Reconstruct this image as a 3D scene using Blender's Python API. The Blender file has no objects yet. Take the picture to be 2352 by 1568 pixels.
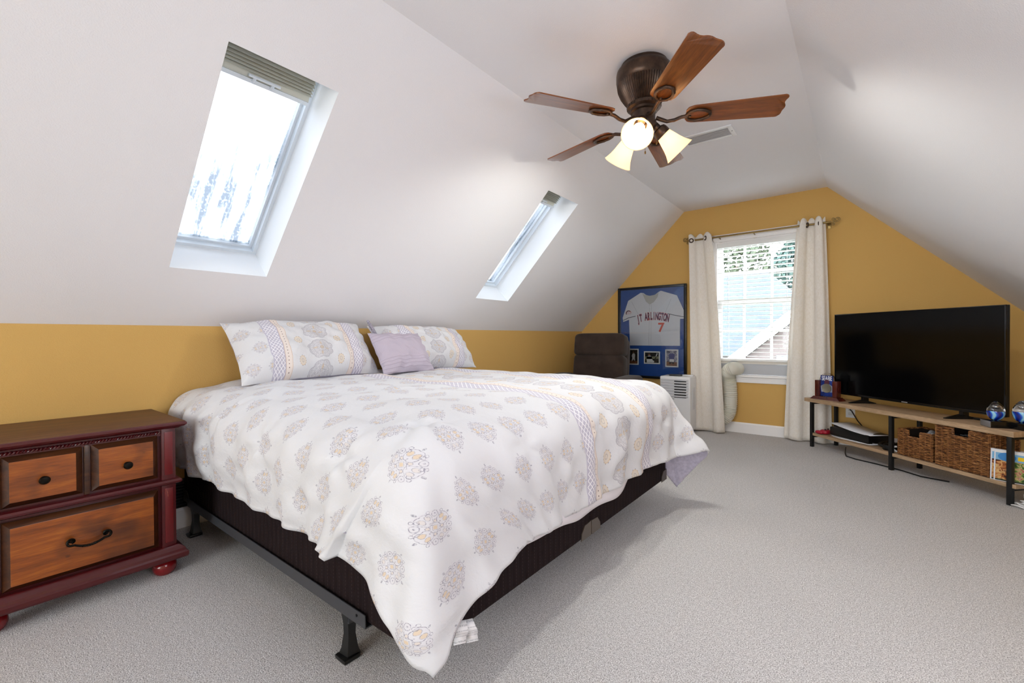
import bpy, bmesh, math, random
import numpy as np
from mathutils import Vector, Matrix

random.seed(7)
rng = np.random.RandomState(11)
PI = math.pi
SC = bpy.context.scene
COL = SC.collection

# ------------------------------------------------------------------ camera, world, light, exposure
F_PX = 1017.68
cam_d = bpy.data.cameras.new('camera')
cam_d.sensor_fit = 'HORIZONTAL'
cam_d.sensor_width = 36.0
cam_d.lens = F_PX / 2352.0 * 36.0
cam_d.clip_start = 0.02
cam = bpy.data.objects.new('camera', cam_d)
COL.objects.link(cam)
_yaw, _pitch, _roll = -0.66636, -0.009418, -0.005364
_s, _c = math.sin(_yaw), math.cos(_yaw)
_sp, _cp = math.sin(_pitch), math.cos(_pitch)
_sr, _cr = math.sin(_roll), math.cos(_roll)
_right = Vector((_c, -_s, 0))
_fwd = Vector((_cp * _s, _cp * _c, _sp))
_up = Vector((-_sp * _s, -_sp * _c, _cp))
_R = _cr * _right + _sr * _up
_U = _cr * _up - _sr * _right
EYE = Vector((0, 0, 1.0228))
cam.matrix_world = Matrix(((_R.x, _U.x, -_fwd.x, EYE.x), (_R.y, _U.y, -_fwd.y, EYE.y),
                           (_R.z, _U.z, -_fwd.z, EYE.z), (0, 0, 0, 1)))
SC.camera = cam

SC.view_settings.view_transform = 'Standard'
SC.view_settings.look = 'None'
SC.view_settings.exposure = 0.32
SC.view_settings.gamma = 1.0
SC.view_settings.use_curve_mapping = False
SC.cycles.use_denoising = True
SC.cycles.max_bounces = 10
SC.cycles.diffuse_bounces = 6
SC.cycles.glossy_bounces = 4
SC.cycles.transmission_bounces = 8
SC.cycles.transparent_max_bounces = 12
SC.cycles.sample_clamp_indirect = 6.0
SC.cycles.caustics_reflective = False
SC.cycles.caustics_refractive = False

WORLD_STRENGTH = 16.0
wd = bpy.data.worlds.new('overcast_sky')
SC.world = wd
wd.use_nodes = True
bgn = wd.node_tree.nodes['Background']
bgn.inputs[0].default_value = (0.92, 0.96, 1.03, 1)
bgn.inputs[1].default_value = WORLD_STRENGTH

# room measurements (metres)
XL, XR, YF, YB = -2.902, 1.112, 5.19, -4.8
KZ, CZ, XA, XB = 1.095, 2.438, -1.579, -0.251


def area_light(name, loc, aim, sx, sy, power, color, portal=False):
    d = bpy.data.lights.new(name, 'AREA')
    d.shape = 'RECTANGLE'
    d.size, d.size_y = sx, sy
    d.energy = power
    d.color = color
    o = bpy.data.objects.new(name, d)
    COL.objects.link(o)
    o.location = loc
    o.rotation_euler = (Vector(aim) - Vector(loc)).to_track_quat('-Z', 'Y').to_euler()
    if portal:
        d.cycles.is_portal = True
    return o


# unseen fill lamps added behind and right of the camera to brighten the room
# area_light('landing_ceiling_light', (-0.7, -1.3, 2.40), (-0.7, -1.0, 0), 1.2, 1.6, 40, (1.0, 0.98, 0.96))
area_light('rear_fill_light', (-0.5, -4.6, 1.35), (-0.9, 5.0, 1.25), 2.6, 1.7, 108, (0.89, 1.0, 1.06))  # added fill from the back of the room, no window is built there

area_light('right_fill_light', (0.80, 0.75, 1.42), (-1.2, 1.6, 0.9), 1.0, 0.9, 24, (0.95, 1.0, 1.15))  # added fill from out of view at the right, no dormer exists
# area_light('bounced_flash', (0.15, -0.35, 1.35), (-0.35, 0.55, 2.438), 0.35, 0.35, 40, (1.0, 1.0, 1.0))


# ------------------------------------------------------------------ helpers
def lin(h):
    """sRGB hex -> linear rgba"""
    h = h.lstrip('#')
    v = [int(h[i:i + 2], 16) / 255 for i in (0, 2, 4)]
    return tuple((c / 12.92 if c <= .04045 else ((c + .055) / 1.055) ** 2.4) for c in v) + (1.0,)


def empty(name, loc=(0, 0, 0), rotz=0.0, parent=None):
    o = bpy.data.objects.new(name, None)
    o.empty_display_size = 0.1
    COL.objects.link(o)
    o.location = loc
    o.rotation_euler = (0, 0, rotz)
    if parent:
        o.parent = parent
    return o


def tag(o, label=None, cat=None, group=None, kind=None):
    if label: o['label'] = label
    if cat: o['category'] = cat
    if group: o['group'] = group
    if kind: o['kind'] = kind
    return o


def thing(name, label, cat, loc=(0, 0, 0), rotz=0.0, group=None):
    return tag(empty(name, loc, rotz), label, cat, group)


def obj(name, bm, mats, parent=None, smooth=True, angle=40, label=None):
    me = bpy.data.meshes.new(name)
    bmesh.ops.recalc_face_normals(bm, faces=bm.faces[:])
    bm.to_mesh(me)
    bm.free()
    if not isinstance(mats, (list, tuple)): mats = [mats]
    for m in mats: me.materials.append(m)
    if smooth:
        for p in me.polygons: p.use_smooth = True
        me.set_sharp_from_angle(angle=math.radians(angle))
    o = bpy.data.objects.new(name, me)
    COL.objects.link(o)
    if parent: o.parent = parent
    if label: o['label'] = label
    return o


def B():
    return bmesh.new()


def box(bm, c, s, bev=0.0, mi=0, rot=None, seg=2):
    """box centred at c with full size s"""
    M = Matrix.Translation(Vector(c))
    if rot is not None: M = M @ rot
    M = M @ Matrix.Diagonal((s[0], s[1], s[2], 1))
    r = bmesh.ops.create_cube(bm, size=1.0, matrix=M)
    vs = r['verts']
    fs = set(f for v in vs for f in v.link_faces)
    for f in fs: f.material_index = mi
    if bev > 0:
        es = set(e for v in vs for e in v.link_edges)
        rr = bmesh.ops.bevel(bm, geom=list(es), offset=bev, segments=seg, profile=0.6, affect='EDGES')
        for f in rr['faces']: f.material_index = mi
    return bm


def box2(bm, x0, x1, y0, y1, z0, z1, bev=0.0, mi=0, seg=2):
    return box(bm, ((x0 + x1) / 2, (y0 + y1) / 2, (z0 + z1) / 2), (abs(x1 - x0), abs(y1 - y0), abs(z1 - z0)), bev, mi, None, seg)


def tube(bm, pts, r, seg=8, closed=False, mi=0, caps=True):
    pts = [Vector(p) for p in pts]
    n = len(pts)
    rs = r if isinstance(r, (list, tuple)) else [r] * n
    rings = []
    prev = None
    for i, p in enumerate(pts):
        if closed:
            t = (pts[(i + 1) % n] - pts[i - 1])
        else:
            t = pts[min(i + 1, n - 1)] - pts[max(i - 1, 0)]
        if t.length < 1e-9: t = Vector((0, 0, 1))
        t.normalize()
        if prev is None:
            a = Vector((0, 0, 1)) if abs(t.z) < .9 else Vector((1, 0, 0))
            nrm = (a - t * a.dot(t)).normalized()
        else:
            nrm = (prev - t * prev.dot(t))
            if nrm.length < 1e-6: nrm = t.orthogonal()
            nrm.normalize()
        prev = nrm
        bn = t.cross(nrm)
        rings.append([bm.verts.new(p + (nrm * math.cos(2 * PI * k / seg) + bn * math.sin(2 * PI * k / seg)) * rs[i]) for k in range(seg)])
    m = n if closed else n - 1
    for i in range(m):
        A, C = rings[i], rings[(i + 1) % n]
        for k in range(seg):
            f = bm.faces.new((A[k], A[(k + 1) % seg], C[(k + 1) % seg], C[k]))
            f.material_index = mi
    if caps and not closed:
        for rg in (rings[0], rings[-1]):
            try:
                f = bm.faces.new(rg); f.material_index = mi
            except ValueError: pass
    return bm


def lathe(bm, prof, seg=32, M=None, mi=0):
    """profile of (radius, z) revolved about z, transformed by M"""
    if M is None: M = Matrix.Identity(4)
    rings = []
    for (r, z) in prof:
        if r < 1e-5:
            rings.append([bm.verts.new(M @ Vector((0, 0, z)))])
        else:
            rings.append([bm.verts.new(M @ Vector((r * math.cos(2 * PI * k / seg), r * math.sin(2 * PI * k / seg), z))) for k in range(seg)])
    for A, C in zip(rings, rings[1:]):
        for k in range(seg):
            k2 = (k + 1) % seg
            if len(A) == 1 and len(C) == 1: continue
            if len(A) == 1: f = bm.faces.new((A[0], C[k2], C[k]))
            elif len(C) == 1: f = bm.faces.new((A[k], A[k2], C[0]))
            else: f = bm.faces.new((A[k], A[k2], C[k2], C[k]))
            f.material_index = mi
    return bm


def prism(bm, poly, z0, z1, M=None, mi=0, bev=0.0):
    """2-D polygon extruded from z0 to z1, transformed by M"""
    if M is None: M = Matrix.Identity(4)
    a = [bm.verts.new(M @ Vector((p[0], p[1], z0))) for p in poly]
    b = [bm.verts.new(M @ Vector((p[0], p[1], z1))) for p in poly]
    n = len(poly)
    fs = [bm.faces.new(a[::-1]), bm.faces.new(b)]
    for i in range(n):
        fs.append(bm.faces.new((a[i], a[(i + 1) % n], b[(i + 1) % n], b[i])))
    for f in fs: f.material_index = mi
    if bev > 0:
        es = list(fs[0].edges) + list(fs[1].edges)
        bmesh.ops.bevel(bm, geom=es, offset=bev, segments=2, profile=.6, affect='EDGES')
    return bm


def quad(bm, pts, mi=0):
    f = bm.faces.new([bm.verts.new(Vector(p)) for p in pts])
    f.material_index = mi
    return f


def grid_obj(name, P, mats, parent=None, uv=None, smooth=True):
    n, m = P.shape[:2]
    vs = P.reshape(-1, 3)
    idx = np.arange(n * m).reshape(n, m)
    faces = np.stack([idx[:-1, :-1], idx[1:, :-1], idx[1:, 1:], idx[:-1, 1:]], -1).reshape(-1, 4)
    me = bpy.data.meshes.new(name)
    me.from_pydata(vs.tolist(), [], faces.tolist())
    if uv is not None:
        l = me.uv_layers.new(name='UVMap')
        fu = uv.reshape(-1, 2)[faces.reshape(-1)]
        l.data.foreach_set('uv', fu.astype(np.float32).reshape(-1))
    if smooth:
        for p in me.polygons: p.use_smooth = True
    if not isinstance(mats, (list, tuple)): mats = [mats]
    for mm in mats: me.materials.append(mm)
    me.update()
    o = bpy.data.objects.new(name, me)
    COL.objects.link(o)
    if parent: o.parent = parent
    return o


def solidify(o, t, offset=-1, mo=0):
    md = o.modifiers.new('thickness', 'SOLIDIFY')
    md.thickness = t
    md.offset = offset
    md.material_offset = mo
    md.material_offset_rim = 0
    return md


def rounded_rect(w, h, r, n=6, cx=0, cy=0):
    out = []
    for (sx, sy, a0) in ((1, 1, 0), (-1, 1, 90), (-1, -1, 180), (1, -1, 270)):
        for k in range(n + 1):
            a = math.radians(a0 + 90 * k / n)
            out.append((cx + sx * (w / 2 - r) + r * math.cos(a), cy + sy * (h / 2 - r) + r * math.sin(a)))
    return out


def text_obj(name, body, size, M, mat, parent, extrude=.0006, offset=0.0, ax=1.0, align='CENTER', spacing=1.0):
    cu = bpy.data.curves.new(name + '_curve', 'FONT')
    cu.body = body
    cu.size = size
    cu.extrude = extrude
    cu.offset = offset
    cu.align_x = align
    cu.align_y = 'CENTER'
    cu.space_character = spacing
    t = bpy.data.objects.new(name + '_tmp', cu)
    COL.objects.link(t)
    dg = bpy.context.evaluated_depsgraph_get()
    dg.update()
    me = bpy.data.meshes.new_from_object(t.evaluated_get(dg))
    me.name = name
    bpy.data.objects.remove(t)
    bpy.data.curves.remove(cu)
    me.transform(M @ Matrix.Diagonal((ax, 1, 1, 1)))
    me.materials.clear()
    me.materials.append(mat)
    o = bpy.data.objects.new(name, me)
    COL.objects.link(o)
    o.parent = parent
    return o


def dup(root, loc=None, rotz=None, label=None):
    r = root.copy(); COL.objects.link(r)
    if loc is not None: r.location = loc
    if rotz is not None: r.rotation_euler = (0, 0, rotz)
    if label: r['label'] = label
    for ch in list(root.children):
        c = ch.copy(); COL.objects.link(c); c.parent = r
        for g in list(ch.children):
            d = g.copy(); COL.objects.link(d); d.parent = c
    return r


# ------------------------------------------------------------------ materials
MATS = {}


def new_mat(name):
    m = bpy.data.materials.new(name)
    m.use_nodes = True
    nt = m.node_tree
    bs = nt.nodes['Principled BSDF']
    return m, nt, bs


def noise(nt, scale, detail=2.0, coords='Object', stretch=None, rough=.5, dist=0.0):
    tc = nt.nodes.new('ShaderNodeTexCoord')
    n = nt.nodes.new('ShaderNodeTexNoise')
    n.inputs['Scale'].default_value = scale
    n.inputs['Detail'].default_value = detail
    n.inputs['Roughness'].default_value = rough
    n.inputs['Distortion'].default_value = dist
    if stretch:
        mp = nt.nodes.new('ShaderNodeMapping')
        mp.inputs['Scale'].default_value = stretch
        nt.links.new(tc.outputs[coords], mp.inputs[0])
        nt.links.new(mp.outputs[0], n.inputs['Vector'])
    else:
        nt.links.new(tc.outputs[coords], n.inputs['Vector'])
    return n


def ramp(nt, fac, stops):
    r = nt.nodes.new('ShaderNodeValToRGB')
    el = r.color_ramp.elements
    while len(el) > len(stops): el.remove(el[-1])
    while len(el) < len(stops): el.new(0.5)
    for e, (p, c) in zip(el, stops):
        e.position = p
        e.color = c
    nt.links.new(fac, r.inputs[0])
    return r


def mat(name, col, rough=.6, metal=0.0, bump=None, vary=None, spec=.5, coat=0.0, emis=None, trans=0.0, sheen=0.0, ior=None):
    """principled material; bump=(scale,strength,dist[,stretch]); vary=(scale,col2[,stretch])"""
    if name in MATS: return MATS[name]
    m, nt, bs = new_mat(name)
    c = lin(col) if isinstance(col, str) else tuple(col) + (1,)
    bs.inputs['Base Color'].default_value = c
    bs.inputs['Roughness'].default_value = rough
    bs.inputs['Metallic'].default_value = metal
    bs.inputs['Specular IOR Level'].default_value = spec
    bs.inputs['Coat Weight'].default_value = coat
    bs.inputs['Coat Roughness'].default_value = .15
    bs.inputs['Transmission Weight'].default_value = trans
    bs.inputs['Sheen Weight'].default_value = sheen
    if ior: bs.inputs['IOR'].default_value = ior
    if emis:
        bs.inputs['Emission Color'].default_value = lin(emis[0])
        bs.inputs['Emission Strength'].default_value = emis[1]
    if vary:
        n = noise(nt, vary[0], 4, stretch=vary[2] if len(vary) > 2 else None)
        r = ramp(nt, n.outputs[0], [(.35, c), (.68, lin(vary[1]))])
        nt.links.new(r.outputs[0], bs.inputs['Base Color'])
    if bump:
        n = noise(nt, bump[0], 3, stretch=bump[3] if len(bump) > 3 else None)
        b = nt.nodes.new('ShaderNodeBump')
        b.inputs['Strength'].default_value = bump[1]
        b.inputs['Distance'].default_value = bump[2]
        nt.links.new(n.outputs[0], b.inputs['Height'])
        nt.links.new(b.outputs[0], bs.inputs['Normal'])
    MATS[name] = m
    return m


class X:
    """tiny expression wrapper around shader math nodes"""
    nt = None

    def __init__(s, v): s.v = v

    @staticmethod
    def op(o, *a, clamp=False):
        n = X.nt.nodes.new('ShaderNodeMath')
        n.operation = o
        n.use_clamp = clamp
        for i, q in enumerate(a):
            q = q.v if isinstance(q, X) else q
            if isinstance(q, (int, float)): n.inputs[i].default_value = q
            else: X.nt.links.new(q, n.inputs[i])
        return X(n.outputs[0])

    def __add__(s, o): return X.op('ADD', s, o)
    __radd__ = __add__
    def __sub__(s, o): return X.op('SUBTRACT', s, o)
    def __rsub__(s, o): return X.op('SUBTRACT', o, s)
    def __mul__(s, o): return X.op('MULTIPLY', s, o)
    __rmul__ = __mul__
    def __truediv__(s, o): return X.op('DIVIDE', s, o)
    def __abs__(s): return X.op('ABSOLUTE', s)
    def frac(s): return X.op('FRACT', s)
    def sin(s): return X.op('SINE', s)
    def lt(s, o): return X.op('LESS_THAN', s, o)
    def gt(s, o): return X.op('GREATER_THAN', s, o)
    def mx(s, o): return X.op('MAXIMUM', s, o)
    def mn(s, o): return X.op('MINIMUM', s, o)


def hyp(a, b): return X.op('SQRT', a * a + b * b)
def at2(a, b): return X.op('ARCTAN2', a, b)
def band(d, w): return X.op('SUBTRACT', 1.35, abs(d) * (1.35 / w), clamp=True)
def below(d, t): return X.op('MULTIPLY', t - d, 1500.0, clamp=True)


def mixc(nt, fac, a, b):
    n = nt.nodes.new('ShaderNodeMix')
    n.data_type = 'RGBA'
    f = fac.v if isinstance(fac, X) else fac
    if isinstance(f, (int, float)): n.inputs[0].default_value = f
    else: nt.links.new(f, n.inputs[0])
    for i, q in ((6, a), (7, b)):
        if isinstance(q, tuple): n.inputs[i].default_value = q
        else: nt.links.new(q, n.inputs[i])
    return n.outputs[2]


def bedding_material(name, bump_strength=.25):
    m, nt, bs = new_mat(name)
    X.nt = nt
    uv = nt.nodes.new('ShaderNodeUVMap'); uv.uv_map = 'UVMap'
    sep = nt.nodes.new('ShaderNodeSeparateXYZ')
    nt.links.new(uv.outputs[0], sep.inputs[0])
    a, b = X(sep.outputs[0]), X(sep.outputs[1])
    nz = nt.nodes.new('ShaderNodeTexNoise'); nz.inputs['Scale'].default_value = 260; nz.inputs['Detail'].default_value = 1
    nt.links.new(uv.outputs[0], nz.inputs['Vector'])
    sk = X.op('MULTIPLY', X(nz.outputs[0]) - .43, 7.0, clamp=True)      # broken, sketchy print
    q = b - 1.94
    aq = abs(q)
    # --- field medallions on a staggered lattice
    fx1 = (a / .31).frac() - .5
    fy1 = (b / .15).frac() - .5
    fx2 = (a / .31 + .5).frac() - .5
    fy2 = (b / .15 + .5).frac() - .5
    sel = (abs(fx1) + abs(fy1)).lt(.5)
    dx = (fx1 * sel + fx2 * (1 - sel)) * .31
    dy = (fy1 * sel + fy2 * (1 - sel)) * .15
    ax, ay = abs(dx), abs(dy)
    dh = hyp(ax - .028, ay); ph = at2(ay, ax - .028)
    dv = hyp(ax, ay - .028); pv = at2(ax, ay - .028)
    rh = .0128 + .0034 * abs((ph * 1.5).sin())
    rv = .0128 + .0036 * abs((pv * 1.5 + .785).sin())
    dd = ax * .85 + ay
    dg = hyp(ax - .026, ay - .025)
    line = band(dh - rh, .0010).mx(band(dv - rv, .0011)).mx(band(dd - .0150, .0009)).mx(band(dd - .0085, .0010))
    line = line.mx(band(dg - .0075, .0011)).mx(below(dg, .0024)).mx(band(hyp((ax - .030) * .75, ay - .0062) - .0050, .0008) * .8).mx(band(hyp(ax - .0064, (ay - .0300) * .75) - .0052, .0008) * .8).mx(below(hyp(ax - .017, ay), .0018)).mx(below(hyp(ax, ay - .018), .0018)).mx(band(hyp(ax - .014, ay - .033) - .0045, .0009)).mx(band(hyp(ax - .034, ay - .012) - .0040, .0009))
    line = line.mx(below(hyp((ax) * 1.6, ay - .0500), .0046) * .8).mx(below(hyp(ax - .050, ay * 1.6), .0052) * .8).mx(band(hyp(ax - .012, ay - .012) - .004, .0010))
    line = line.mx(band(hyp(ax - .040, ay - .017) - .0035, .0010)).mx(band(hyp(ax - .016, ay - .041) - .0035, .0010))
    tan = (below(hyp(ax - .0064, (ay - .0300) * .75), .0052) * .55).mx(below(dd, .0065) * .6).mx(below(hyp((ax - .030) * .75, ay - .0062), .0050) * .16).mx(below(hyp(ax - .012, ay - .012), .004) * .25)
    wash = below(hyp(ax * .95, ay), .044) * .16
    field = aq.gt(.387)
    # --- central band ornaments
    inb = aq.lt(.245)
    gx = ((a / .168).frac() - .5) * .168
    hx = ((a / .168 + .5).frac() - .5) * .168
    rn = hyp(gx / .080, q / .112); pn = at2(q / .112, gx / .080)
    lobe = .84 + .12 * abs((pn * 4.0).sin())
    inside = below(rn, lobe)
    vor = nt.nodes.new('ShaderNodeTexVoronoi'); vor.feature = 'DISTANCE_TO_EDGE'; vor.inputs['Scale'].default_value = 95
    nt.links.new(uv.outputs[0], vor.inputs['Vector'])
    lace = band(X(vor.outputs['Distance']), .075).mx(band(((rn * 4.2).frac() - .5), .13)).mx(band((rn * 26.0 + (pn * 6.0).sin() * .9).sin() * .02, .0075).mx(band((pn * 9.0).sin() * .02 + (rn * 13.0).sin() * .012, .005)))
    edge = band(rn - lobe, .05)
    orn = (inside * lace * .62).mx(edge * .8)
    ospot = inside * below(abs(((pn * 2.0).sin())) * .02 + abs(rn - .45) * .03, .0075) * .75
    ospot = ospot * .7
    ospot = ospot.mx(below(rn, .16) * .5)
    pq = aq - .165
    pr_ = hyp(hx / 1.25, pq)
    pais = band(pr_ - .0245, .0022).mx(band(hyp(hx / 1.4, pq) - .009, .0016))
    paist = below(pr_, .023) * .34
    paisd = below(pr_, .0305) * pr_.gt(.0255) * ((at2(pq, hx) * 11.0).sin()).gt(.4)
    bl = orn.mx(paisd * .9).mx(band(hyp(hx / 1.4, pq) - .009, .0016))
    bt = ospot.mx(paist).mx(band(pr_ - .0245, .0022) * .9)
    # --- dotted tan strip and lavender lattice strip
    tstrip = aq.gt(.245) * aq.lt(.292)
    tdot = below(hyp(((a / .024).frac() - .5) * .024, aq - .270), .0036)
    tedge = band(aq - .2465, .002).mx(band(aq - .2905, .002))
    lstrip = aq.gt(.292) * aq.lt(.387)
    lw = (aq - .300) / .0265
    lu = a / .030
    lat = band(((lu + lw).frac() - .5) * .02, .0030).mx(band(((lu - lw).frac() - .5) * .02, .0030)) * aq.gt(.298) * aq.lt(.380)
    white = lin('#dadadd')
    grey = lin('#7f7b8c')
    tanc = lin('#dcbd88')
    fade = sk * .62 + .26
    col = mixc(nt, field * wash, white, lin('#c9bcc6'))
    col = mixc(nt, field * tan, col, tanc)
    col = mixc(nt, field * line * fade, col, grey)
    col = mixc(nt, inb * inside * .12, col, lin('#c8bcc0'))
    col = mixc(nt, inb * bt, col, tanc)
    col = mixc(nt, inb * bl * fade, col, grey)
    col = mixc(nt, tstrip, col, lin('#e6dbd4'))
    col = mixc(nt, tstrip * tedge, col, lin('#c9a98c'))
    col = mixc(nt, tstrip * tdot, col, lin('#6f5f5c'))
    col = mixc(nt, lstrip, col, lin('#bfbbca'))
    col = mixc(nt, lstrip * lat, col, lin('#f4f2f5'))
    nt.links.new(col, bs.inputs['Base Color'])
    bs.inputs['Roughness'].default_value = .85
    bs.inputs['Specular IOR Level'].default_value = .2
    bs.inputs['Sheen Weight'].default_value = .1
    n2 = noise(nt, 38, 4, 'UV', None, .6, .4)
    bp = nt.nodes.new('ShaderNodeBump')
    bp.inputs['Strength'].default_value = bump_strength
    bp.inputs['Distance'].default_value = .01
    nt.links.new(n2.outputs[0], bp.inputs['Height'])
    nt.links.new(bp.outputs[0], bs.inputs['Normal'])
    return m


def wood_material(name, c1, c2, c3, axis='X', scale=1.0, rough=.35, coat=.3, knots=False, fine=1.0):
    m, nt, bs = new_mat(name)
    st = {'X': (1.2, 14, 14), 'Y': (14, 1.2, 14), 'Z': (14, 14, 1.2)}[axis]
    st = tuple(v * scale for v in st)
    n = noise(nt, 3.0, 6, stretch=st, rough=.6, dist=.6)
    r = ramp(nt, n.outputs[0], [(.28, lin(c1)), (.52, lin(c2)), (.75, lin(c3))])
    st2 = tuple(v * 5 * fine for v in st)
    n2 = noise(nt, 4.0, 3, stretch=st2)
    r2 = ramp(nt, n2.outputs[0], [(.35, (.72, .68, .64, 1)), (.6, (1, 1, 1, 1))])
    mx = nt.nodes.new('ShaderNodeMix'); mx.data_type = 'RGBA'; mx.blend_type = 'MULTIPLY'
    mx.inputs[0].default_value = .8
    nt.links.new(r.outputs[0], mx.inputs[6]); nt.links.new(r2.outputs[0], mx.inputs[7])
    out = mx.outputs[2]
    if knots:
        n3 = noise(nt, 5.5, 2, rough=.4)
        r3 = ramp(nt, n3.outputs[0], [(.30, lin('#3a1c08')), (.40, (1, 1, 1, 1))])
        n4 = noise(nt, 26, 1)
        r4 = ramp(nt, n4.outputs[0], [(.20, (.15, .10, .07, 1)), (.27, (1, 1, 1, 1))])
        for rr, f in ((r3, .55), (r4, .8)):
            m2 = nt.nodes.new('ShaderNodeMix'); m2.data_type = 'RGBA'; m2.blend_type = 'MULTIPLY'
            m2.inputs[0].default_value = f
            nt.links.new(out, m2.inputs[6]); nt.links.new(rr.outputs[0], m2.inputs[7])
            out = m2.outputs[2]
    nt.links.new(out, bs.inputs['Base Color'])
    bs.inputs['Roughness'].default_value = rough
    bs.inputs['Coat Weight'].default_value = coat
    bs.inputs['Coat Roughness'].default_value = .2
    bp = nt.nodes.new('ShaderNodeBump'); bp.inputs['Strength'].default_value = .15; bp.inputs['Distance'].default_value = .002
    nt.links.new(n2.outputs[0], bp.inputs['Height']); nt.links.new(bp.outputs[0], bs.inputs['Normal'])
    return m


def worn_paint(name, c, wear, rough=.35, amount=.68):
    m, nt, bs = new_mat(name)
    n = noise(nt, 30, 5, rough=.7, stretch=(1, 1, .35))
    r = ramp(nt, n.outputs[0], [(amount, lin(c)), (min(amount + .05, 1), lin(wear))])
    nt.links.new(r.outputs[0], bs.inputs['Base Color'])
    bs.inputs['Roughness'].default_value = rough
    bs.inputs['Coat Weight'].default_value = .25
    return m


def carpet_material():
    m, nt, bs = new_mat('grey_carpet')
    n1 = noise(nt, 270, 2, rough=.6)
    n2 = noise(nt, 70, 4, rough=.7)
    n3 = noise(nt, 1.6, 3)
    r1 = ramp(nt, n1.outputs[0], [(.34, lin('#8f8b8a')), (.50, lin('#d0cccb')), (.68, lin('#f6f4f3'))])
    r2 = ramp(nt, n2.outputs[0], [(.30, (.72, .72, .72, 1)), (.6, (1, 1, 1, 1))])
    r3 = ramp(nt, n3.outputs[0], [(.3, (.93, .93, .93, 1)), (.7, (1, 1, 1, 1))])
    out = r1.outputs[0]
    for rr, f in ((r2, .8), (r3, 1.0)):
        mx = nt.nodes.new('ShaderNodeMix'); mx.data_type = 'RGBA'; mx.blend_type = 'MULTIPLY'; mx.inputs[0].default_value = f
        nt.links.new(out, mx.inputs[6]); nt.links.new(rr.outputs[0], mx.inputs[7]); out = mx.outputs[2]
    nt.links.new(out, bs.inputs['Base Color'])
    bs.inputs['Roughness'].default_value = 1
    bs.inputs['Specular IOR Level'].default_value = .05
    bs.inputs['Sheen Weight'].default_value = .15
    bp = nt.nodes.new('ShaderNodeBump'); bp.inputs['Strength'].default_value = .55; bp.inputs['Distance'].default_value = .008
    nt.links.new(n1.outputs[0], bp.inputs['Height']); nt.links.new(bp.outputs[0], bs.inputs['Normal'])
    return m


def pane_material(name, dirt=0.0, tint=(.97, .99, 1, 1), fk=.6, f0=0.0):
    """window pane: mostly see-through, a little mirror, weather streaks of dirt"""
    m, nt, bs = new_mat(name)
    out = nt.nodes['Material Output']
    tr = nt.nodes.new('ShaderNodeBsdfTransparent'); tr.inputs[0].default_value = tint
    gl = nt.nodes.new('ShaderNodeBsdfGlossy'); gl.inputs['Roughness'].default_value = .02
    lw = nt.nodes.new('ShaderNodeLayerWeight'); lw.inputs[0].default_value = .25
    mx = nt.nodes.new('ShaderNodeMixShader')
    X.nt = nt
    f = X(lw.outputs['Fresnel']) * fk + f0
    nt.links.new(f.v, mx.inputs[0]); nt.links.new(tr.outputs[0], mx.inputs[1]); nt.links.new(gl.outputs[0], mx.inputs[2])
    last = mx.outputs[0]
    if dirt:
        uv = nt.nodes.new('ShaderNodeUVMap'); uv.uv_map = 'UVMap'
        mp = nt.nodes.new('ShaderNodeMapping'); mp.inputs['Scale'].default_value = (13, 1.7, 1)
        mp.inputs['Location'].default_value = (dirt, 0.3, 0)
        nt.links.new(uv.outputs[0], mp.inputs[0])
        n = nt.nodes.new('ShaderNodeTexNoise'); n.inputs['Scale'].default_value = 1.0; n.inputs['Detail'].default_value = 5; n.inputs['Roughness'].default_value = .65
        nt.links.new(mp.outputs[0], n.inputs['Vector'])
        n2 = nt.nodes.new('ShaderNodeTexNoise'); n2.inputs['Scale'].default_value = 60; n2.inputs['Detail'].default_value = 3
        nt.links.new(uv.outputs[0], n2.inputs['Vector'])
        sep = nt.nodes.new('ShaderNodeSeparateXYZ'); nt.links.new(uv.outputs[0], sep.inputs[0])
        streak = X.op('MULTIPLY', X(n.outputs[0]) - .455, 8.0, clamp=True) * X.op('MULTIPLY', X(n2.outputs[0]) - .22, 4.0, clamp=True)
        low = X.op('MULTIPLY', .80 - X(sep.outputs[1]), 3.0, clamp=True)      # streaks only on the lower part
        fac = streak * low * .95
        v = nt.nodes.new('ShaderNodeTexVoronoi'); v.inputs['Scale'].default_value = 9
        nt.links.new(uv.outputs[0], v.inputs['Vector'])
        spot = X.op('MULTIPLY', .05 - X(v.outputs['Distance']), 60, clamp=True) * low * .6
        fac = fac.mx(spot)
        dirtc = mixc(nt, fac, tint, (tint[0] * .41, tint[1] * .43, tint[2] * .455, 1))
        nt.links.new(dirtc, tr.inputs[0])
    nt.links.new(last, out.inputs['Surface'])
    return m


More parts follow.
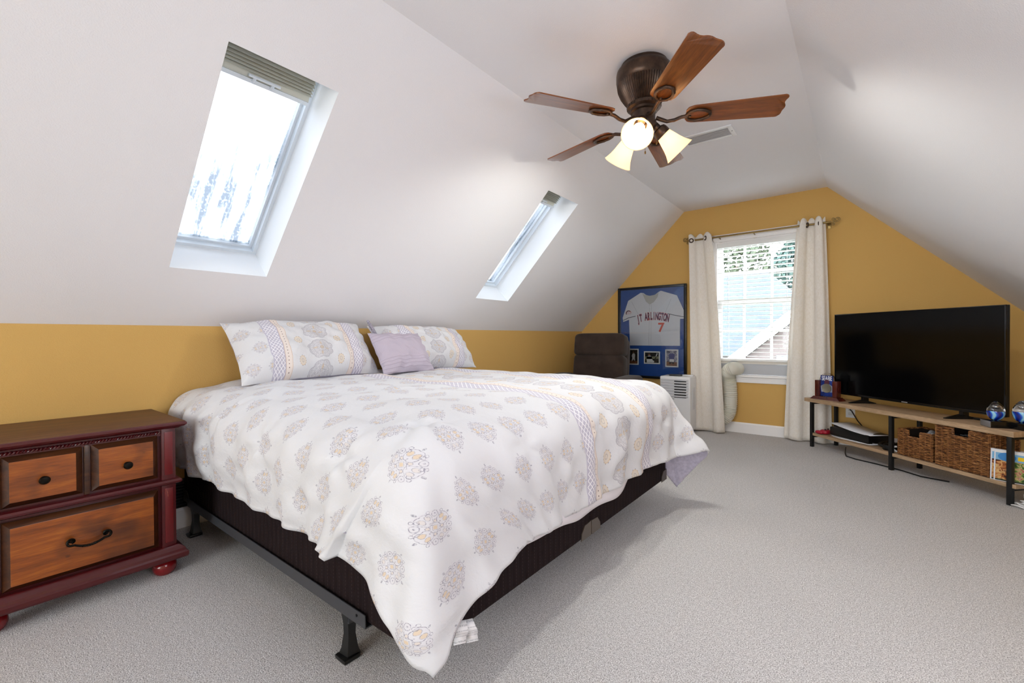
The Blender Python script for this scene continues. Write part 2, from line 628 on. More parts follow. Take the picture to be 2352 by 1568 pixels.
def quilted_material(name, col, pitch):
    """dark ticking with vertical stitched channels (object x / y)"""
    m, nt, bs = new_mat(name)
    X.nt = nt
    tc = nt.nodes.new('ShaderNodeTexCoord')
    sep = nt.nodes.new('ShaderNodeSeparateXYZ'); nt.links.new(tc.outputs['Object'], sep.inputs[0])
    s = X(sep.outputs[0]) + X(sep.outputs[1])
    f = (s / pitch).frac() - .5
    stitch = band(f * pitch, .0014)
    dash = ((X(sep.outputs[2]) / .012).frac()).gt(.45)
    h = X.op('SQRT', 1.0 - f * f * 3.6)
    n = noise(nt, 300, 2)
    c = mixc(nt, stitch * dash * .42, lin(col), lin('#5d5254'))
    nt.links.new(c, bs.inputs['Base Color'])
    bs.inputs['Roughness'].default_value = .95
    bs.inputs['Specular IOR Level'].default_value = .1
    hh = h * .006 + X(n.outputs[0]) * .0015
    bp = nt.nodes.new('ShaderNodeBump'); bp.inputs['Strength'].default_value = .8; bp.inputs['Distance'].default_value = 1.0
    nt.links.new(hh.v, bp.inputs['Height']); nt.links.new(bp.outputs[0], bs.inputs['Normal'])
    return m


def glass(name, col=(1, 1, 1, 1), rough=0.0, ior=1.48):
    m, nt, bs = new_mat(name)
    bs.inputs['Base Color'].default_value = col
    bs.inputs['Transmission Weight'].default_value = 1
    bs.inputs['Roughness'].default_value = rough
    bs.inputs['IOR'].default_value = ior
    return m


M_ceil = mat('white_ceiling_paint', '#efeef1', .9, bump=(210, .25, .004), spec=.2)
M_gold = mat('gold_wall_paint', '#d2a962', .75, bump=(190, .35, .004), spec=.3)
M_trim = mat('white_trim_paint', '#f6f4f3', .4)
M_white = mat('white_plastic', '#e9e9ea', .35)
M_black = mat('black_plastic', '#0b0b0c', .35)
M_blackmetal = mat('black_powder_coat', '#111112', .45, bump=(120, .1, .001))
M_greymetal = mat('dark_grey_painted_steel', '#45464a', .5, .3)
M_carpet = carpet_material()
M_shaft = mat('white_shaft_paint', '#f1f3f5', .8)
M_sash = mat('white_sash', '#dfe6ec', .4)
M_bronze = mat('aged_bronze', '#3b2f28', .38, .75, vary=(25, '#5a463a'))
M_brass = mat('antique_brass', '#8a7347', .35, .9)
M_bedding = bedding_material('printed_bedding')
M_lav = mat('lavender_lining', '#a9a3b4', .85, vary=(60, '#bdb7c8'), sheen=.2)
M_sheet = mat('white_sheet_cotton', '#e4dfe4', .9)

# ------------------------------------------------------------------ room shell
W_Y0, W_Y1, W_Z0, W_Z1 = -1.255, -0.445, 0.615, 2.045     # far window opening in x and z
nrm = Vector((CZ - KZ, 0, -(XA - XL))).normalized()       # inward normal of the left slope
sdir = Vector((XA - XL, 0, CZ - KZ)).normalized()         # up the slope
SLEN = (Vector((XA, 0, CZ)) - Vector((XL, 0, KZ))).length


def slope_pt(y, s, off=0.0):
    return Vector((XL, y, KZ)) + sdir * s + nrm * off


def s_of_z(z): return (z - KZ) / sdir.z


SKY = [(0.664, 1.111, s_of_z(1.371), s_of_z(2.142)), (2.841, 3.291, s_of_z(1.366), s_of_z(2.141))]


def struct(name, bm, m, **k):
    o = obj(name, bm, m, smooth=False, **k)
    o['kind'] = 'structure'
    return o


bm = B(); quad(bm, [(XL, YB, 0), (XR, YB, 0), (XR, YF, 0), (XL, YF, 0)]); struct('floor', bm, M_carpet)
bm = B(); quad(bm, [(XA, YB, CZ), (XB, YB, CZ), (XB, YF, CZ), (XA, YF, CZ)]); struct('ceiling', bm, M_ceil)
bm = B(); quad(bm, [(XB, YB, CZ), (XR, YB, KZ), (XR, YF, KZ), (XB, YF, CZ)]); struct('ceiling_slope_right', bm, M_ceil)
bm = B(); quad(bm, [(XL, YB, 0), (XL, YF, 0), (XL, YF, KZ), (XL, YB, KZ)]); struct('wall_left', bm, M_gold)
bm = B(); quad(bm, [(XR, YB, 0), (XR, YF, 0), (XR, YF, KZ), (XR, YB, KZ)]); struct('wall_right', bm, M_gold)
bm = B()
f_ = bm.faces.new([bm.verts.new(p) for p in [(XL, YB, 0), (XR, YB, 0), (XR, YB, KZ), (XB, YB, CZ), (XA, YB, CZ), (XL, YB, KZ)]])
struct('wall_back', bm, M_gold)
# far wall with the window opening
bm = B()
for poly in ([(XL, 0), (W_Y0, 0), (W_Y0, CZ), (XA, CZ), (XL, KZ)],
             [(W_Y0, 0), (W_Y1, 0), (W_Y1, W_Z0), (W_Y0, W_Z0)],
             [(W_Y0, W_Z1), (W_Y1, W_Z1), (W_Y1, CZ), (W_Y0, CZ)],
             [(W_Y1, 0), (XR, 0), (XR, KZ), (XB, CZ), (W_Y1, CZ)]):
    bm.faces.new([bm.verts.new((x, YF, z)) for x, z in poly])
struct('wall_far', bm, M_gold)
# left slope with two skylight openings
bm = B()
ys = sorted([YB, YF] + [v for k in SKY for v in k[:2]])
ss = sorted(set([0, SLEN] + [round(v, 5) for k in SKY for v in k[2:]]))
for y0, y1 in zip(ys, ys[1:]):
    hole = [k for k in SKY if abs(k[0] - y0) < 1e-6]
    if hole:
        k = hole[0]
        cuts = [(0, k[2]), (k[3], SLEN)]
    else:
        cuts = [(0, SLEN)]
    for s0, s1 in cuts:
        quad(bm, [slope_pt(y0, s0), slope_pt(y1, s0), slope_pt(y1, s1), slope_pt(y0, s1)])
struct('ceiling_slope_left', bm, M_ceil)
# baseboards
BBH = .109


def baseboard(name, p0, p1, inward):
    bm = B()
    p0, p1, n = Vector(p0), Vector(p1), Vector(inward)
    prof = [(0, 0), (.014, 0), (.014, BBH - .014), (.008, BBH), (0, BBH)]
    a = [bm.verts.new(p0 + n * q[0] + Vector((0, 0, q[1]))) for q in prof]
    b = [bm.verts.new(p1 + n * q[0] + Vector((0, 0, q[1]))) for q in prof]
    for i in range(len(prof)):
        j = (i + 1) % len(prof)
        bm.faces.new((a[i], a[j], b[j], b[i]))
    bm.faces.new(a[::-1]); bm.faces.new(b)
    struct(name, bm, M_trim)


baseboard('baseboard_left', (XL, YB, 0), (XL, YF, 0), (1, 0, 0))
baseboard('baseboard_far', (XL + .014, YF, 0), (XR - .014, YF, 0), (0, -1, 0))
baseboard('baseboard_right', (XR, YB, 0), (XR, YF, 0), (-1, 0, 0))


# ------------------------------------------------------------------ skylights
def skylight(idx, k, dirt):
    y0, y1, s0, s1 = k
    DEP = -.20
    w = empty('window_%d' % idx)
    tag(w, kind='structure')
    # painted shaft
    bm = B()
    P = lambda y, s, o: slope_pt(y, s, o)
    for (a, b) in (((y0, s0), (y1, s0)), ((y1, s0), (y1, s1)), ((y1, s1), (y0, s1)), ((y0, s1), (y0, s0))):
        quad(bm, [P(a[0], a[1], 0), P(b[0], b[1], 0), P(b[0], b[1], DEP - .12), P(a[0], a[1], DEP - .12)])
    obj('shaft', bm, M_shaft, w, smooth=False)
    # sash frame: rectangular ring with an inner stop
    bm = B()

    def ring(i0, i1, o0, o1):
        ya, yb, sa, sb = y0 + i0, y1 - i0, s0 + i0, s1 - i0
        yc, yd, sc, sd = y0 + i1, y1 - i1, s0 + i1, s1 - i1
        def brick(ya, yb, sa, sb):
            v = [bm.verts.new(P(y, s, o)) for o in (o0, o1) for (y, s) in ((ya, sa), (yb, sa), (yb, sb), (ya, sb))]
            for q in ((0, 1, 2, 3), (7, 6, 5, 4), (0, 4, 5, 1), (1, 5, 6, 2), (2, 6, 7, 3), (3, 7, 4, 0)):
                bm.faces.new([v[t] for t in q])
        brick(ya, yc, sa, sb); brick(yd, yb, sa, sb); brick(yc, yd, sa, sc); brick(yc, yd, sd, sb)
    ring(.0, .018, DEP, DEP - .035)
    ring(.0, .030, DEP - .035, DEP - .07)
    obj('sash_frame', bm, M_sash, w, smooth=False)
    # pane
    pts = [P(y0 + .026, s0 + .026, DEP - .055), P(y1 - .026, s0 + .026, DEP - .055), P(y1 - .026, s1 - .026, DEP - .055), P(y0 + .026, s1 - .026, DEP - .055)]
    me = bpy.data.meshes.new('pane')
    back = [p - nrm * .004 for p in pts]
    me.from_pydata([tuple(p) for p in pts + back], [], [(0, 1, 2, 3), (7, 6, 5, 4)])
    uvl = me.uv_layers.new(name='UVMap')
    for li, uvv in enumerate([(0, 0), (.5, 0), (.5, 1), (0, 1), (0, 1), (.5, 1), (.5, 0), (0, 0)]): uvl.data[li].uv = uvv
    me.materials.append(pane_material('skylight_pane_%d' % idx, dirt, (.40, .415, .43, 1)))
    o = bpy.data.objects.new('pane', me); COL.objects.link(o); o.parent = w
    # portal for the sky light coming in
    c = slope_pt((y0 + y1) / 2, (s0 + s1) / 2, DEP - .13)
    area_light('skylight_portal', c, c + nrm, (s1 - s0), (y1 - y0), 1, (1, 1, 1), portal=True)
    L = bpy.data.objects[-1] if False else None
    # pleated shade, gathered at the top of the sash
    where = 'near skylight above the bed' if idx == 1 else 'far skylight beyond the bed'
    t = thing('skylight_shade', 'grey green pleated shade gathered at top of the ' + where, 'window shade', slope_pt((y0 + y1) / 2, s1, DEP), 0, 'pleated skylight shades')
    base = Vector(t.location)
    n = 7
    ya, yb = y0 + .004, y1 - .022
    bm = B()
    depth_s = .165
    rows = []
    for i in range(2 * n + 1):
        ssv = s1 - .004 - depth_s * .72 * (i / (2 * n)) ** .8
        off = DEP + .004 + (.030 if i % 2 else .008)
        rows.append((ssv, off))
    rows.append((s1 - depth_s + .012, DEP + .020))
    prev = None
    for (ssv, off) in rows:
        cur = [bm.verts.new(P(ya, ssv, off) - base), bm.verts.new(P(yb, ssv, off) - base)]
        if prev: bm.faces.new((prev[0], prev[1], cur[1], cur[0]))
        prev = cur
    o = obj('pleats', bm, mat('shade_fabric', '#d3d3c8', .85, bump=(300, .2, .001)), t, smooth=False)
    solidify(o, .002, 0)
    bm = B()
    v = [bm.verts.new(P(y, s, o_) - base) for o_ in (DEP + .026, DEP + .010) for (y, s) in ((ya, s1 - depth_s), (yb, s1 - depth_s), (yb, s1 - depth_s + .018), (ya, s1 - depth_s + .018))]
    for q in ((0, 1, 2, 3), (7, 6, 5, 4), (0, 4, 5, 1), (1, 5, 6, 2), (2, 6, 7, 3), (3, 7, 4, 0)): bm.faces.new([v[i] for i in q])
    obj('bottom_rail', bm, M_sash, t, smooth=False)
    ym = (ya + yb) / 2
    bm = B()
    for yy in (ym - .038, ym + .038):
        tube(bm, [P(yy, s1 - depth_s + .008, DEP + .024) - base, P(yy, s1 - depth_s + .034, DEP + .040) - base], .007, 6)
    tube(bm, [P(ym - .066, s1 - depth_s + .036, DEP + .042) - base, P(ym + .066, s1 - depth_s + .036, DEP + .042) - base], .007, 6)
    obj('pull_handle', bm, M_sash, t, label='white plastic pull handle')
    return w


skylight(1, SKY[0], 3.1)
skylight(2, SKY[1], 7.7)

# ------------------------------------------------------------------ far window
win = empty('window_3'); tag(win, kind='structure')
GY = YF + .075
bm = B()
# casing
for (x0, x1, z0, z1) in ((W_Y0 - .07, W_Y0 + .004, W_Z0, W_Z1 + .07), (W_Y1 - .004, W_Y1 + .07, W_Z0, W_Z1 + .07), (W_Y0 - .07, W_Y1 + .07, W_Z1 - .004, W_Z1 + .072)):
    box2(bm, x0, x1, YF - .018, YF + .001, z0, z1, .004)
    box2(bm, x0 + .012, x1 - .012, YF - .024, YF - .012, z0 + (.012 if z0 > 1 else 0), z1 - .014, .004)
obj('window_casing', bm, M_trim, win)
bm = B()
box2(bm, W_Y0 - .10, W_Y1 + .10, YF - .055, YF + .10, W_Z0 - .022, W_Z0, .005)
obj('window_stool', bm, M_trim, win)
bm = B()
box2(bm, W_Y0 - .08, W_Y1 + .08, YF - .020, YF + .001, W_Z0 - .082, W_Z0 - .022, .004)
box2(bm, W_Y0 - .08, W_Y1 + .08, YF - .028, YF, W_Z0 - .045, W_Z0 - .026, .004)
obj('window_apron', bm, M_trim, win)
bm = B()
for (x0, x1, z0, z1) in ((W_Y0, W_Y0 + .025, W_Z0, W_Z1), (W_Y1 - .025, W_Y1, W_Z0, W_Z1), (W_Y0 + .024, W_Y1 - .024, W_Z1 - .02, W_Z1 + .002)):
    box2(bm, x0, x1, YF + .0008, YF + .14, z0, z1)
obj('window_jamb', bm, M_trim, win, smooth=False)


def sash(z0, z1, y, nh):
    bm = B()
    xa, xb = W_Y0 + .022, W_Y1 - .022
    fw = .04
    box2(bm, xa, xa + fw, y - .015, y + .015, z0, z1); box2(bm, xb - fw, xb, y - .015, y + .015, z0, z1)
    box2(bm, xa + .001, xb - .001, y - .0142, y + .0142, z0 + .0007, z0 + fw); box2(bm, xa + .001, xb - .001, y - .0142, y + .0142, z1 - fw, z1 - .0007)
    for xm in (-.977, -.722):
        box2(bm, xm - .011, xm + .011, y - .009, y + .009, z0 + fw - .003, z1 - fw + .003)
    for i in range(1, nh):
        zz = z0 + (z1 - z0) * i / nh
        box2(bm, xa + fw - .003, xb - fw + .003, y - .0082, y + .0082, zz - .011, zz + .011)
    o = obj('window_sash', bm, M_trim, win, smooth=False)
    bm = B(); box2(bm, xa + .03, xb - .03, y - .002, y + .002, z0 + .03, z1 - .03)
    obj('pane', bm, MATS.setdefault('clear_pane', pane_material('clear_pane')), o, smooth=False)


sash(1.36, W_Z1 - .01, YF + .105, 2)
sash(.745, 1.42, YF + .065, 2)
area_light('window_portal', ((W_Y0 + W_Y1) / 2, YF + .17, 1.36), ((W_Y0 + W_Y1) / 2, YF - 1, 1.36), W_Y1 - W_Y0, W_Z1 - W_Z0, 1, (1, 1, 1), portal=True)

# venetian blind
t = thing('venetian_blind', 'white horizontal slat blind hanging in the far window', 'window blind', ((W_Y0 + W_Y1) / 2, YF + .012, W_Z1 - .02))
bw = W_Y1 - W_Y0 - .06
M_slat = mat('white_blind_slat', '#f3f3f1', .45)
bm = B(); box2(bm, -bw / 2, bw / 2, -.025, .025, -.05, 0, .003); obj('headrail', bm, M_slat, t)
bm = B()
ns = 28
for i in range(ns):
    z = -.065 - i * .0425
    box(bm, (0, 0, z), (bw, .046, .003), 0, 0, Matrix.Rotation(math.radians(-7), 4, 'X'))
obj('slats', bm, M_slat, t, smooth=False)
bm = B(); zb = -.065 - ns * .0425
box2(bm, -bw / 2, bw / 2, -.024, .024, zb - .012, zb + .012, .003); obj('bottom_rail', bm, M_slat, t)
bm = B()
for xx in (-bw * .36, bw * .36):
    for yy in (-.024, .024): tube(bm, [(xx, yy, -.02), (xx, yy, zb)], .0012, 5)
obj('ladder_cords', bm, M_slat, t)
bm = B(); tube(bm, [(bw / 2 - .03, -.03, -.04), (bw / 2 - .03, -.031, -.55)], .004, 6); obj('tilt_wand', bm, M_slat, t)

# ------------------------------------------------------------------ air conditioner, its window panel and hose
t = thing('window_vent_panel', 'grey sliding vent panel filling the gap under raised window sash', 'vent panel', ((W_Y0 + W_Y1) / 2, YF + .03, W_Z0))
bm = B(); box2(bm, -.38, .38, -.008, .008, 0.001, .112, .003); obj('panel', bm, mat('pale_grey_plastic', '#b9bbbf', .5, bump=(200, .2, .001)), t)
bm = B(); box2(bm, -.38, .38, -.022, .012, .114, .152, .004); box2(bm, .30, .33, -.026, -.018, .104, .13, .002)
obj('top_channel', bm, mat('cream_plastic', '#ded8cd', .5), t)
bm = B(); lathe(bm, [(.085, 0), (.085, .02), (.078, .035), (.075, .05)], 28, Matrix.Translation((-.215, -.008, .058)) @ Matrix.Rotation(PI / 2, 4, 'X')); obj('hose_flange', bm, mat('pale_grey_plastic', '#b9bbbf'), t)

AX0, AX1, AYF, AYB, AZ = -1.700, -1.384, 4.74, 4.96, .600
t = thing('portable_air_conditioner', 'white portable air conditioner with louvred front beside the left curtain', 'air conditioner', ((AX0 + AX1) / 2, (AYF + AYB) / 2, 0))
aw, ad = AX1 - AX0, AYB - AYF
bm = B(); box2(bm, -aw / 2, aw / 2, -ad / 2, ad / 2, .03, AZ, .014, 0, 3)
obj('body', bm, M_white, t)
bm = B()
zt = AZ - .035
for i in range(7):
    z = zt - i * .0285
    box(bm, (-.002, -ad / 2 - .006, z), (aw - .03, .018, .012), .003, 0, Matrix.Rotation(math.radians(24), 4, 'X'))
obj('louvres', bm, mat('off_white_louvre', '#d9d9dd', .4), t)
bm = B(); box2(bm, -.005, .118, -ad / 2 - .003, -ad / 2 + .01, zt - .187, zt - .006, .001); obj('outlet_opening', bm, M_black, t)
bm = B(); box2(bm, -.06, -.005, -ad / 2 - .0012, -ad / 2 + .001, zt - .205, zt - .200); obj('name_strip', bm, mat('dim_grey_ink', '#6b6b70'), t)
for (x, y) in ((-.12, -.075), (.12, -.075), (-.12, .075), (.12, .075)):
    bm = B(); lathe(bm, [(0, -.018), (.012, -.016), (.018, 0), (.012, .016), (0, .018)], 12, Matrix.Translation((x, y, .019)) @ Matrix.Rotation(PI / 2, 4, 'Y')); obj('caster', bm, M_black, t)
bm = B(); box2(bm, aw / 2 - .001, aw / 2 + .003, -.04, .05, .25, .48, .001); obj('side_grille', bm, mat('off_white_louvre', '#d9d9dd'), t)
# corrugated hose: from the back of the unit, behind the curtain, up to the panel
ctrl = [(.0, .10, .15), (.005, .19, .14), (.06, .262, .12), (.20, .268, .105), (.33, .268, .115), (.42, .268, .17), (.452, .268, .26), (.458, .268, .40), (.450, .268, .52), (.442, .262, .60), (.452, .235, .655), (.492, .232, .680), (.505, .30, .676), (.505, .36, .674)]
ctrl = [Vector(p) for p in ctrl]
pts = []
for i in range(len(ctrl) - 1):
    p0, p1, p2, p3 = ctrl[max(i - 1, 0)], ctrl[i], ctrl[i + 1], ctrl[min(i + 2, len(ctrl) - 1)]
    for k in range(14):
        u = k / 14
        pts.append(.5 * ((2 * p1) + (p2 - p0) * u + (2 * p0 - 5 * p1 + 4 * p2 - p3) * u * u + (3 * p1 - p0 - 3 * p2 + p3) * u ** 3))
pts.append(ctrl[-1])
bm = B(); tube(bm, pts, [.072 if i % 2 else .0635 for i in range(len(pts))], 20); obj('exhaust_hose', bm, mat('ivory_hose', '#dcd9cc', .6), t, angle=80)
t = thing('remote_control', 'black remote control lying on top of the white air conditioner', 'remote control', (-1.52, 4.82, AZ), .2)
bm = B(); box2(bm, -.10, .03, -.022, .022, 0, .018, .005); obj('body', bm, M_black, t)
t = thing('paper_slip', 'white folded paper lying behind the remote on the air conditioner', 'paper', (-1.47, 4.90, AZ), .1)
bm = B(); box2(bm, -.08, .07, -.03, .03, 0, .006, .001); box2(bm, -.06, .075, -.028, .03, .006, .011, .001, 0); obj('sheet', bm, M_white, t)

# ------------------------------------------------------------------ curtain rod and curtains
RY, RZ0, RZ1 = 5.085, 2.083, 2.078
RX0, RX1 = -1.49, -.215
t = thing('curtain_rod', 'antique brass curtain rod with scroll finials above the far window', 'curtain rod', ((RX0 + RX1) / 2, RY, 2.08))
bm = B(); tube(bm, [(RX0 - t.location.x, 0, 0), (RX1 - t.location.x, 0, 0)], .0095, 10); obj('rod', bm, M_brass, t)


def scroll(cx, sx):
    bm = B()
    for (ox, oz, r0, ph, turns) in ((.045, .018, .022, -PI / 2, 1.6), (.012, .022, .016, -PI / 2, 1.4), (.012, -.022, .016, PI / 2, -1.4)):
        pts = []
        for i in range(30):
            u = i / 29
            a = ph + turns * 2 * PI * u
            r = r0 * (1 - .75 * u)
            pts.append((cx + sx * (ox + r * math.cos(a)), 0, oz + r * math.sin(a)))
        tube(bm, pts, .0035, 6)
    tube(bm, [(cx, 0, 0), (cx + sx * .045, 0, -.004)], .004, 6)
    obj('finial', bm, M_brass, t)


scroll(RX0 - t.location.x - .002, -1); scroll(RX1 - t.location.x + .002, 1)
for xx in (RX0 + .30, RX1 - .02, -.86):
    bm = B(); tube(bm, [(xx - t.location.x, 0, -.004), (xx - t.location.x, YF - RY - .002, -.010)], .006, 8)
    box(bm, (xx - t.location.x, YF - RY - .004, -.01), (.03, .006, .06), .002); obj('bracket', bm, M_brass, t)

m, nt, bs = new_mat('cream_jacquard')
X.nt = nt
bs.inputs['Base Color'].default_value = lin('#ece5da')
bs.inputs['Roughness'].default_value = .75
bs.inputs['Sheen Weight'].default_value = .2
n_ = noise(nt, 45, 4, 'UV', dist=1.5)
r_ = ramp(nt, n_.outputs[0], [(.42, lin('#f2ebe0')), (.55, lin('#faf5ee'))])
nt.links.new(r_.outputs[0], bs.inputs['Base Color'])
tl = nt.nodes.new('ShaderNodeBsdfTranslucent'); tl.inputs[0].default_value = lin('#f6e6c0')
ms = nt.nodes.new('ShaderNodeMixShader'); ms.inputs[0].default_value = .13
nt.links.new(bs.outputs[0], ms.inputs[1]); nt.links.new(tl.outputs[0], ms.inputs[2])
nt.links.new(ms.outputs[0], nt.nodes['Material Output'].inputs['Surface'])
b_ = nt.nodes.new('ShaderNodeBump'); b_.inputs['Strength'].default_value = .25; b_.inputs['Distance'].default_value = .003
nt.links.new(n_.outputs[0], b_.inputs['Height']); nt.links.new(b_.outputs[0], bs.inputs['Normal'])
M_curtain = m


def curtain(name, label, xt, xb, ztop, zbot, nf, amp0, amp1, ph, yc0, yc1, grom):
    """pleated panel on eyelets: xt/xb = (x0,x1) at top and bottom"""
    t = thing(name, label, 'curtain', (sum(xb) / 2, yc1, 0), 0, 'eyelet curtains at the far window')
    o0 = Vector(t.location)
    nu, nv = 150, 60
    u = np.linspace(0, 1, nu)[:, None]
    v = np.linspace(0, 1, nv)[None, :]
    ve = v ** .8
    bow = np.sin(v * PI) * .012
    x = (xt[0] + (xt[1] - xt[0]) * u) * (1 - ve) + (xb[0] + (xb[1] - xb[0]) * u) * ve + bow * (1 - 2 * u) * -.3
    amp = amp0 + (amp1 - amp0) * v
    wav = np.cos(2 * PI * nf * u + ph + .5 * np.sin(3.1 * v + u * 4))
    wav = np.sign(wav) * np.abs(wav) ** .8
    y = yc0 + (yc1 - yc0) * v + amp * wav + .006 * np.sin(9 * u + 5 * v) * v
    x = x + .25 * amp * np.sin(4 * PI * nf * u + 2 * ph) * (1 - .5 * v)
    sag = .018 * (np.cos(2 * PI * nf * u * 2 + 2 * ph)) * (1 - v) ** 6
    zb_ = zbot + .004 * np.sin(2 * PI * nf * u)
    z = (ztop + sag) * (1 - v) + zb_ * v
    P = np.stack([x - o0.x, y - o0.y, z + 0 * x], -1)
    UV = np.stack([u * (1.1) + 0 * v, v * 2.1 + 0 * u], -1)
    o = grid_obj('panel', P, M_curtain, t, UV)
    solidify(o, .0022, 0)
    for gx in grom:
        bm = B()
        M = Matrix.Translation((gx[0] - o0.x, gx[1] - o0.y, gx[2])) @ Matrix.Rotation(gx[3], 4, 'Z') @ Matrix.Rotation(PI / 2, 4, 'X')
        lathe(bm, [(.014, -.003), (.014, .003), (.020, .0045), (.026, .002), (.026, -.002), (.020, -.0045), (.014, -.003)], 24, M)
        obj('eyelet', bm, M_bronze, t)
    return t


curtain('curtain', 'cream eyelet curtain left of the window, next to the framed jersey', (-1.487, -1.262), (-1.432, -1.115), 2.128, .012, 1.3, .026, .034, 2.6, RY, 5.005,
        [(-1.462, RY - .030, 2.074, .35), (-1.318, RY - .028, 2.082, -.9)])
curtain('curtain', 'cream eyelet curtain right of the window, behind end of tv stand', (-.482, -.258), (-.598, -.205), 2.128, .012, 1.9, .026, .036, .3, RY, 5.085,
        [(-.305, RY - .010, 2.076, 1.2), (-.40, RY - .018, 2.076, -1.0)])

# ------------------------------------------------------------------ framed jersey
FX0, FX1, FZ0, FZ1 = -2.372, -1.546, .525, 1.622
t = thing('framed_jersey', 'black framed white baseball jersey with red number over blue mat', 'framed jersey', ((FX0 + FX1) / 2, YF, FZ0))
fw_, fh_ = FX1 - FX0, FZ1 - FZ0
M_frame = mat('black_frame_lacquer', '#0c0c0e', .3)
bm = B()
for (x0, x1, z0, z1) in ((-fw_ / 2, -fw_ / 2 + .028, 0, fh_), (fw_ / 2 - .028, fw_ / 2, 0, fh_), (-fw_ / 2 + .027, fw_ / 2 - .027, .0004, .028), (-fw_ / 2 + .027, fw_ / 2 - .027, fh_ - .028, fh_ - .0004)):
    box2(bm, x0, x1, -.040 + (.0006 if x1 - x0 > .2 else 0), -.001, z0, z1, .003)
obj('frame', bm, M_frame, t)
bm = B(); box2(bm, -fw_ / 2 + .02, fw_ / 2 - .02, -.012, -.003, .02, fh_ - .02); obj('blue_mat', bm, mat('royal_blue_matboard', '#1c4b97', .8), t, smooth=False)


def FP(x, z): return (x - (FX0 + FX1) / 2, z - FZ0)


MJ = Matrix.Rotation(PI / 2, 4, 'X')   # local (x, y, z) -> (x, -z, y): polygon plane faces -Y
jersey = [FP(*p) for p in [(-2.225, .915), (-1.622, .915), (-1.622, 1.225), (-1.568, 1.225), (-1.566, 1.290), (-1.655, 1.495), (-1.842, 1.560), (-1.872, 1.545),
                           (-1.915, 1.512), (-1.975, 1.504), (-2.020, 1.520), (-2.050, 1.545), (-2.085, 1.552), (-2.245, 1.462), (-2.318, 1.255), (-2.310, 1.205), (-2.232, 1.235)]]
bm = B(); prism(bm, jersey, .0125, .021, MJ, 0, .002)
jr = obj('jersey', bm, mat('jersey_grey_white', '#dddce3', .85, bump=(70, .35, .004)), t)
bm = B()
# neck facing, placket, shoulder seams, sleeve stripe, hem stitching
neck = [FP(*p) for p in [(-2.062, 1.538), (-2.03, 1.525), (-1.975, 1.508), (-1.915, 1.516), (-1.868, 1.538), (-1.878, 1.49), (-1.925, 1.43), (-1.972, 1.405), (-2.02, 1.44)]]
prism(bm, neck, .021, .0222, MJ)
obj('neck_facing', bm, mat('jersey_inside', '#bdbbb8', .9), jr, smooth=False)
bm = B()
pl_ = [FP(*p) for p in [(-1.985, .92), (-1.982, 1.10), (-1.980, 1.30), (-1.975, 1.405)]]
tube(bm, [(p[0], -.0215, p[1]) for p in pl_], .0012, 5)
tube(bm, [(p[0] + .025, -.0215, p[1]) for p in pl_], .0010, 5)
for a_, b_2 in (((-2.065, 1.54), (-1.98, 1.405)), ((-1.865, 1.54), (-1.97, 1.405)), ((-2.20, 1.45), (-2.12, 1.30)), ((-1.72, 1.46), (-1.79, 1.30))):
    p, q = FP(*a_), FP(*b_2); tube(bm, [(p[0], -.0215, p[1]), (q[0], -.0215, q[1])], .0010, 5)
obj('seams', bm, mat('seam_grey', '#9d9ca6', .9), jr)
for pts_ in ([(-2.308, 1.225), (-2.24, 1.254), (-2.15, 1.272)], [(-1.565, 1.243), (-1.66, 1.262), (-1.76, 1.288)]):
    bm = B(); tube(bm, [(FP(*p)[0], -.0215, FP(*p)[1]) for p in pts_], .0035, 6)
    obj('sleeve_stripe', bm, mat('navy_braid', '#23233f', .8), jr)
for k in range(4):
    bm = B(); x_, z_ = FP(-1.972 + .004 * (k % 2), 1.375 - .12 * k)
    lathe(bm, [(0, .002), (.006, .0015), (.007, 0)], 14, Matrix.Translation((x_, -.022, z_)) @ MJ); obj('button', bm, M_white, jr)
M_purple = mat('purple_felt', '#4b2450', .9)
M_orange = mat('orange_felt', '#d4431f', .9)
x_, z_ = FP(-1.938, 1.262)
Mt = lambda x, z, y=-.0225: Matrix.Translation((x, y, z)) @ MJ
# arched name, one letter group per word so that the line bows a little
word = 'JT ARLINGTON'
wid = .355
xs = np.linspace(-wid / 2, wid / 2, len(word))
for layer, (mm, off, yy) in enumerate(((M_orange, .0054, -.0222), (M_purple, .0024, -.0238))):
    root = None
    meshes = []
    for ch, xx in zip(word, xs):
        if ch == ' ': continue
        arch = -.9 * xx * xx
        M_ = Mt(x_ + xx, z_ + arch, yy) @ Matrix.Rotation(-1.0 * xx, 4, 'Z') @ Matrix.Diagonal((.50, 1.28, 1, 1))
        meshes.append(text_obj('lettering', ch, .094, M_, mm, jr, .0004, off))
    for sub in (meshes[:2], meshes[2:]):
        bmj = B()
        for o_ in sub: bmj.from_mesh(o_.data)
        for o_ in sub: bpy.data.objects.remove(o_)
        obj('name_lettering' if layer else 'lettering_outline', bmj, mm, jr, smooth=False)
x_, z_ = FP(-1.838, 1.125)
text_obj('number_outline', '7', .145, Mt(x_, z_, -.0222), mat('white_felt', '#e8e4e4', .9), jr, .0004, .0075)
text_obj('number', '7', .145, Mt(x_, z_, -.0232), M_orange, jr, .0004, .0045)
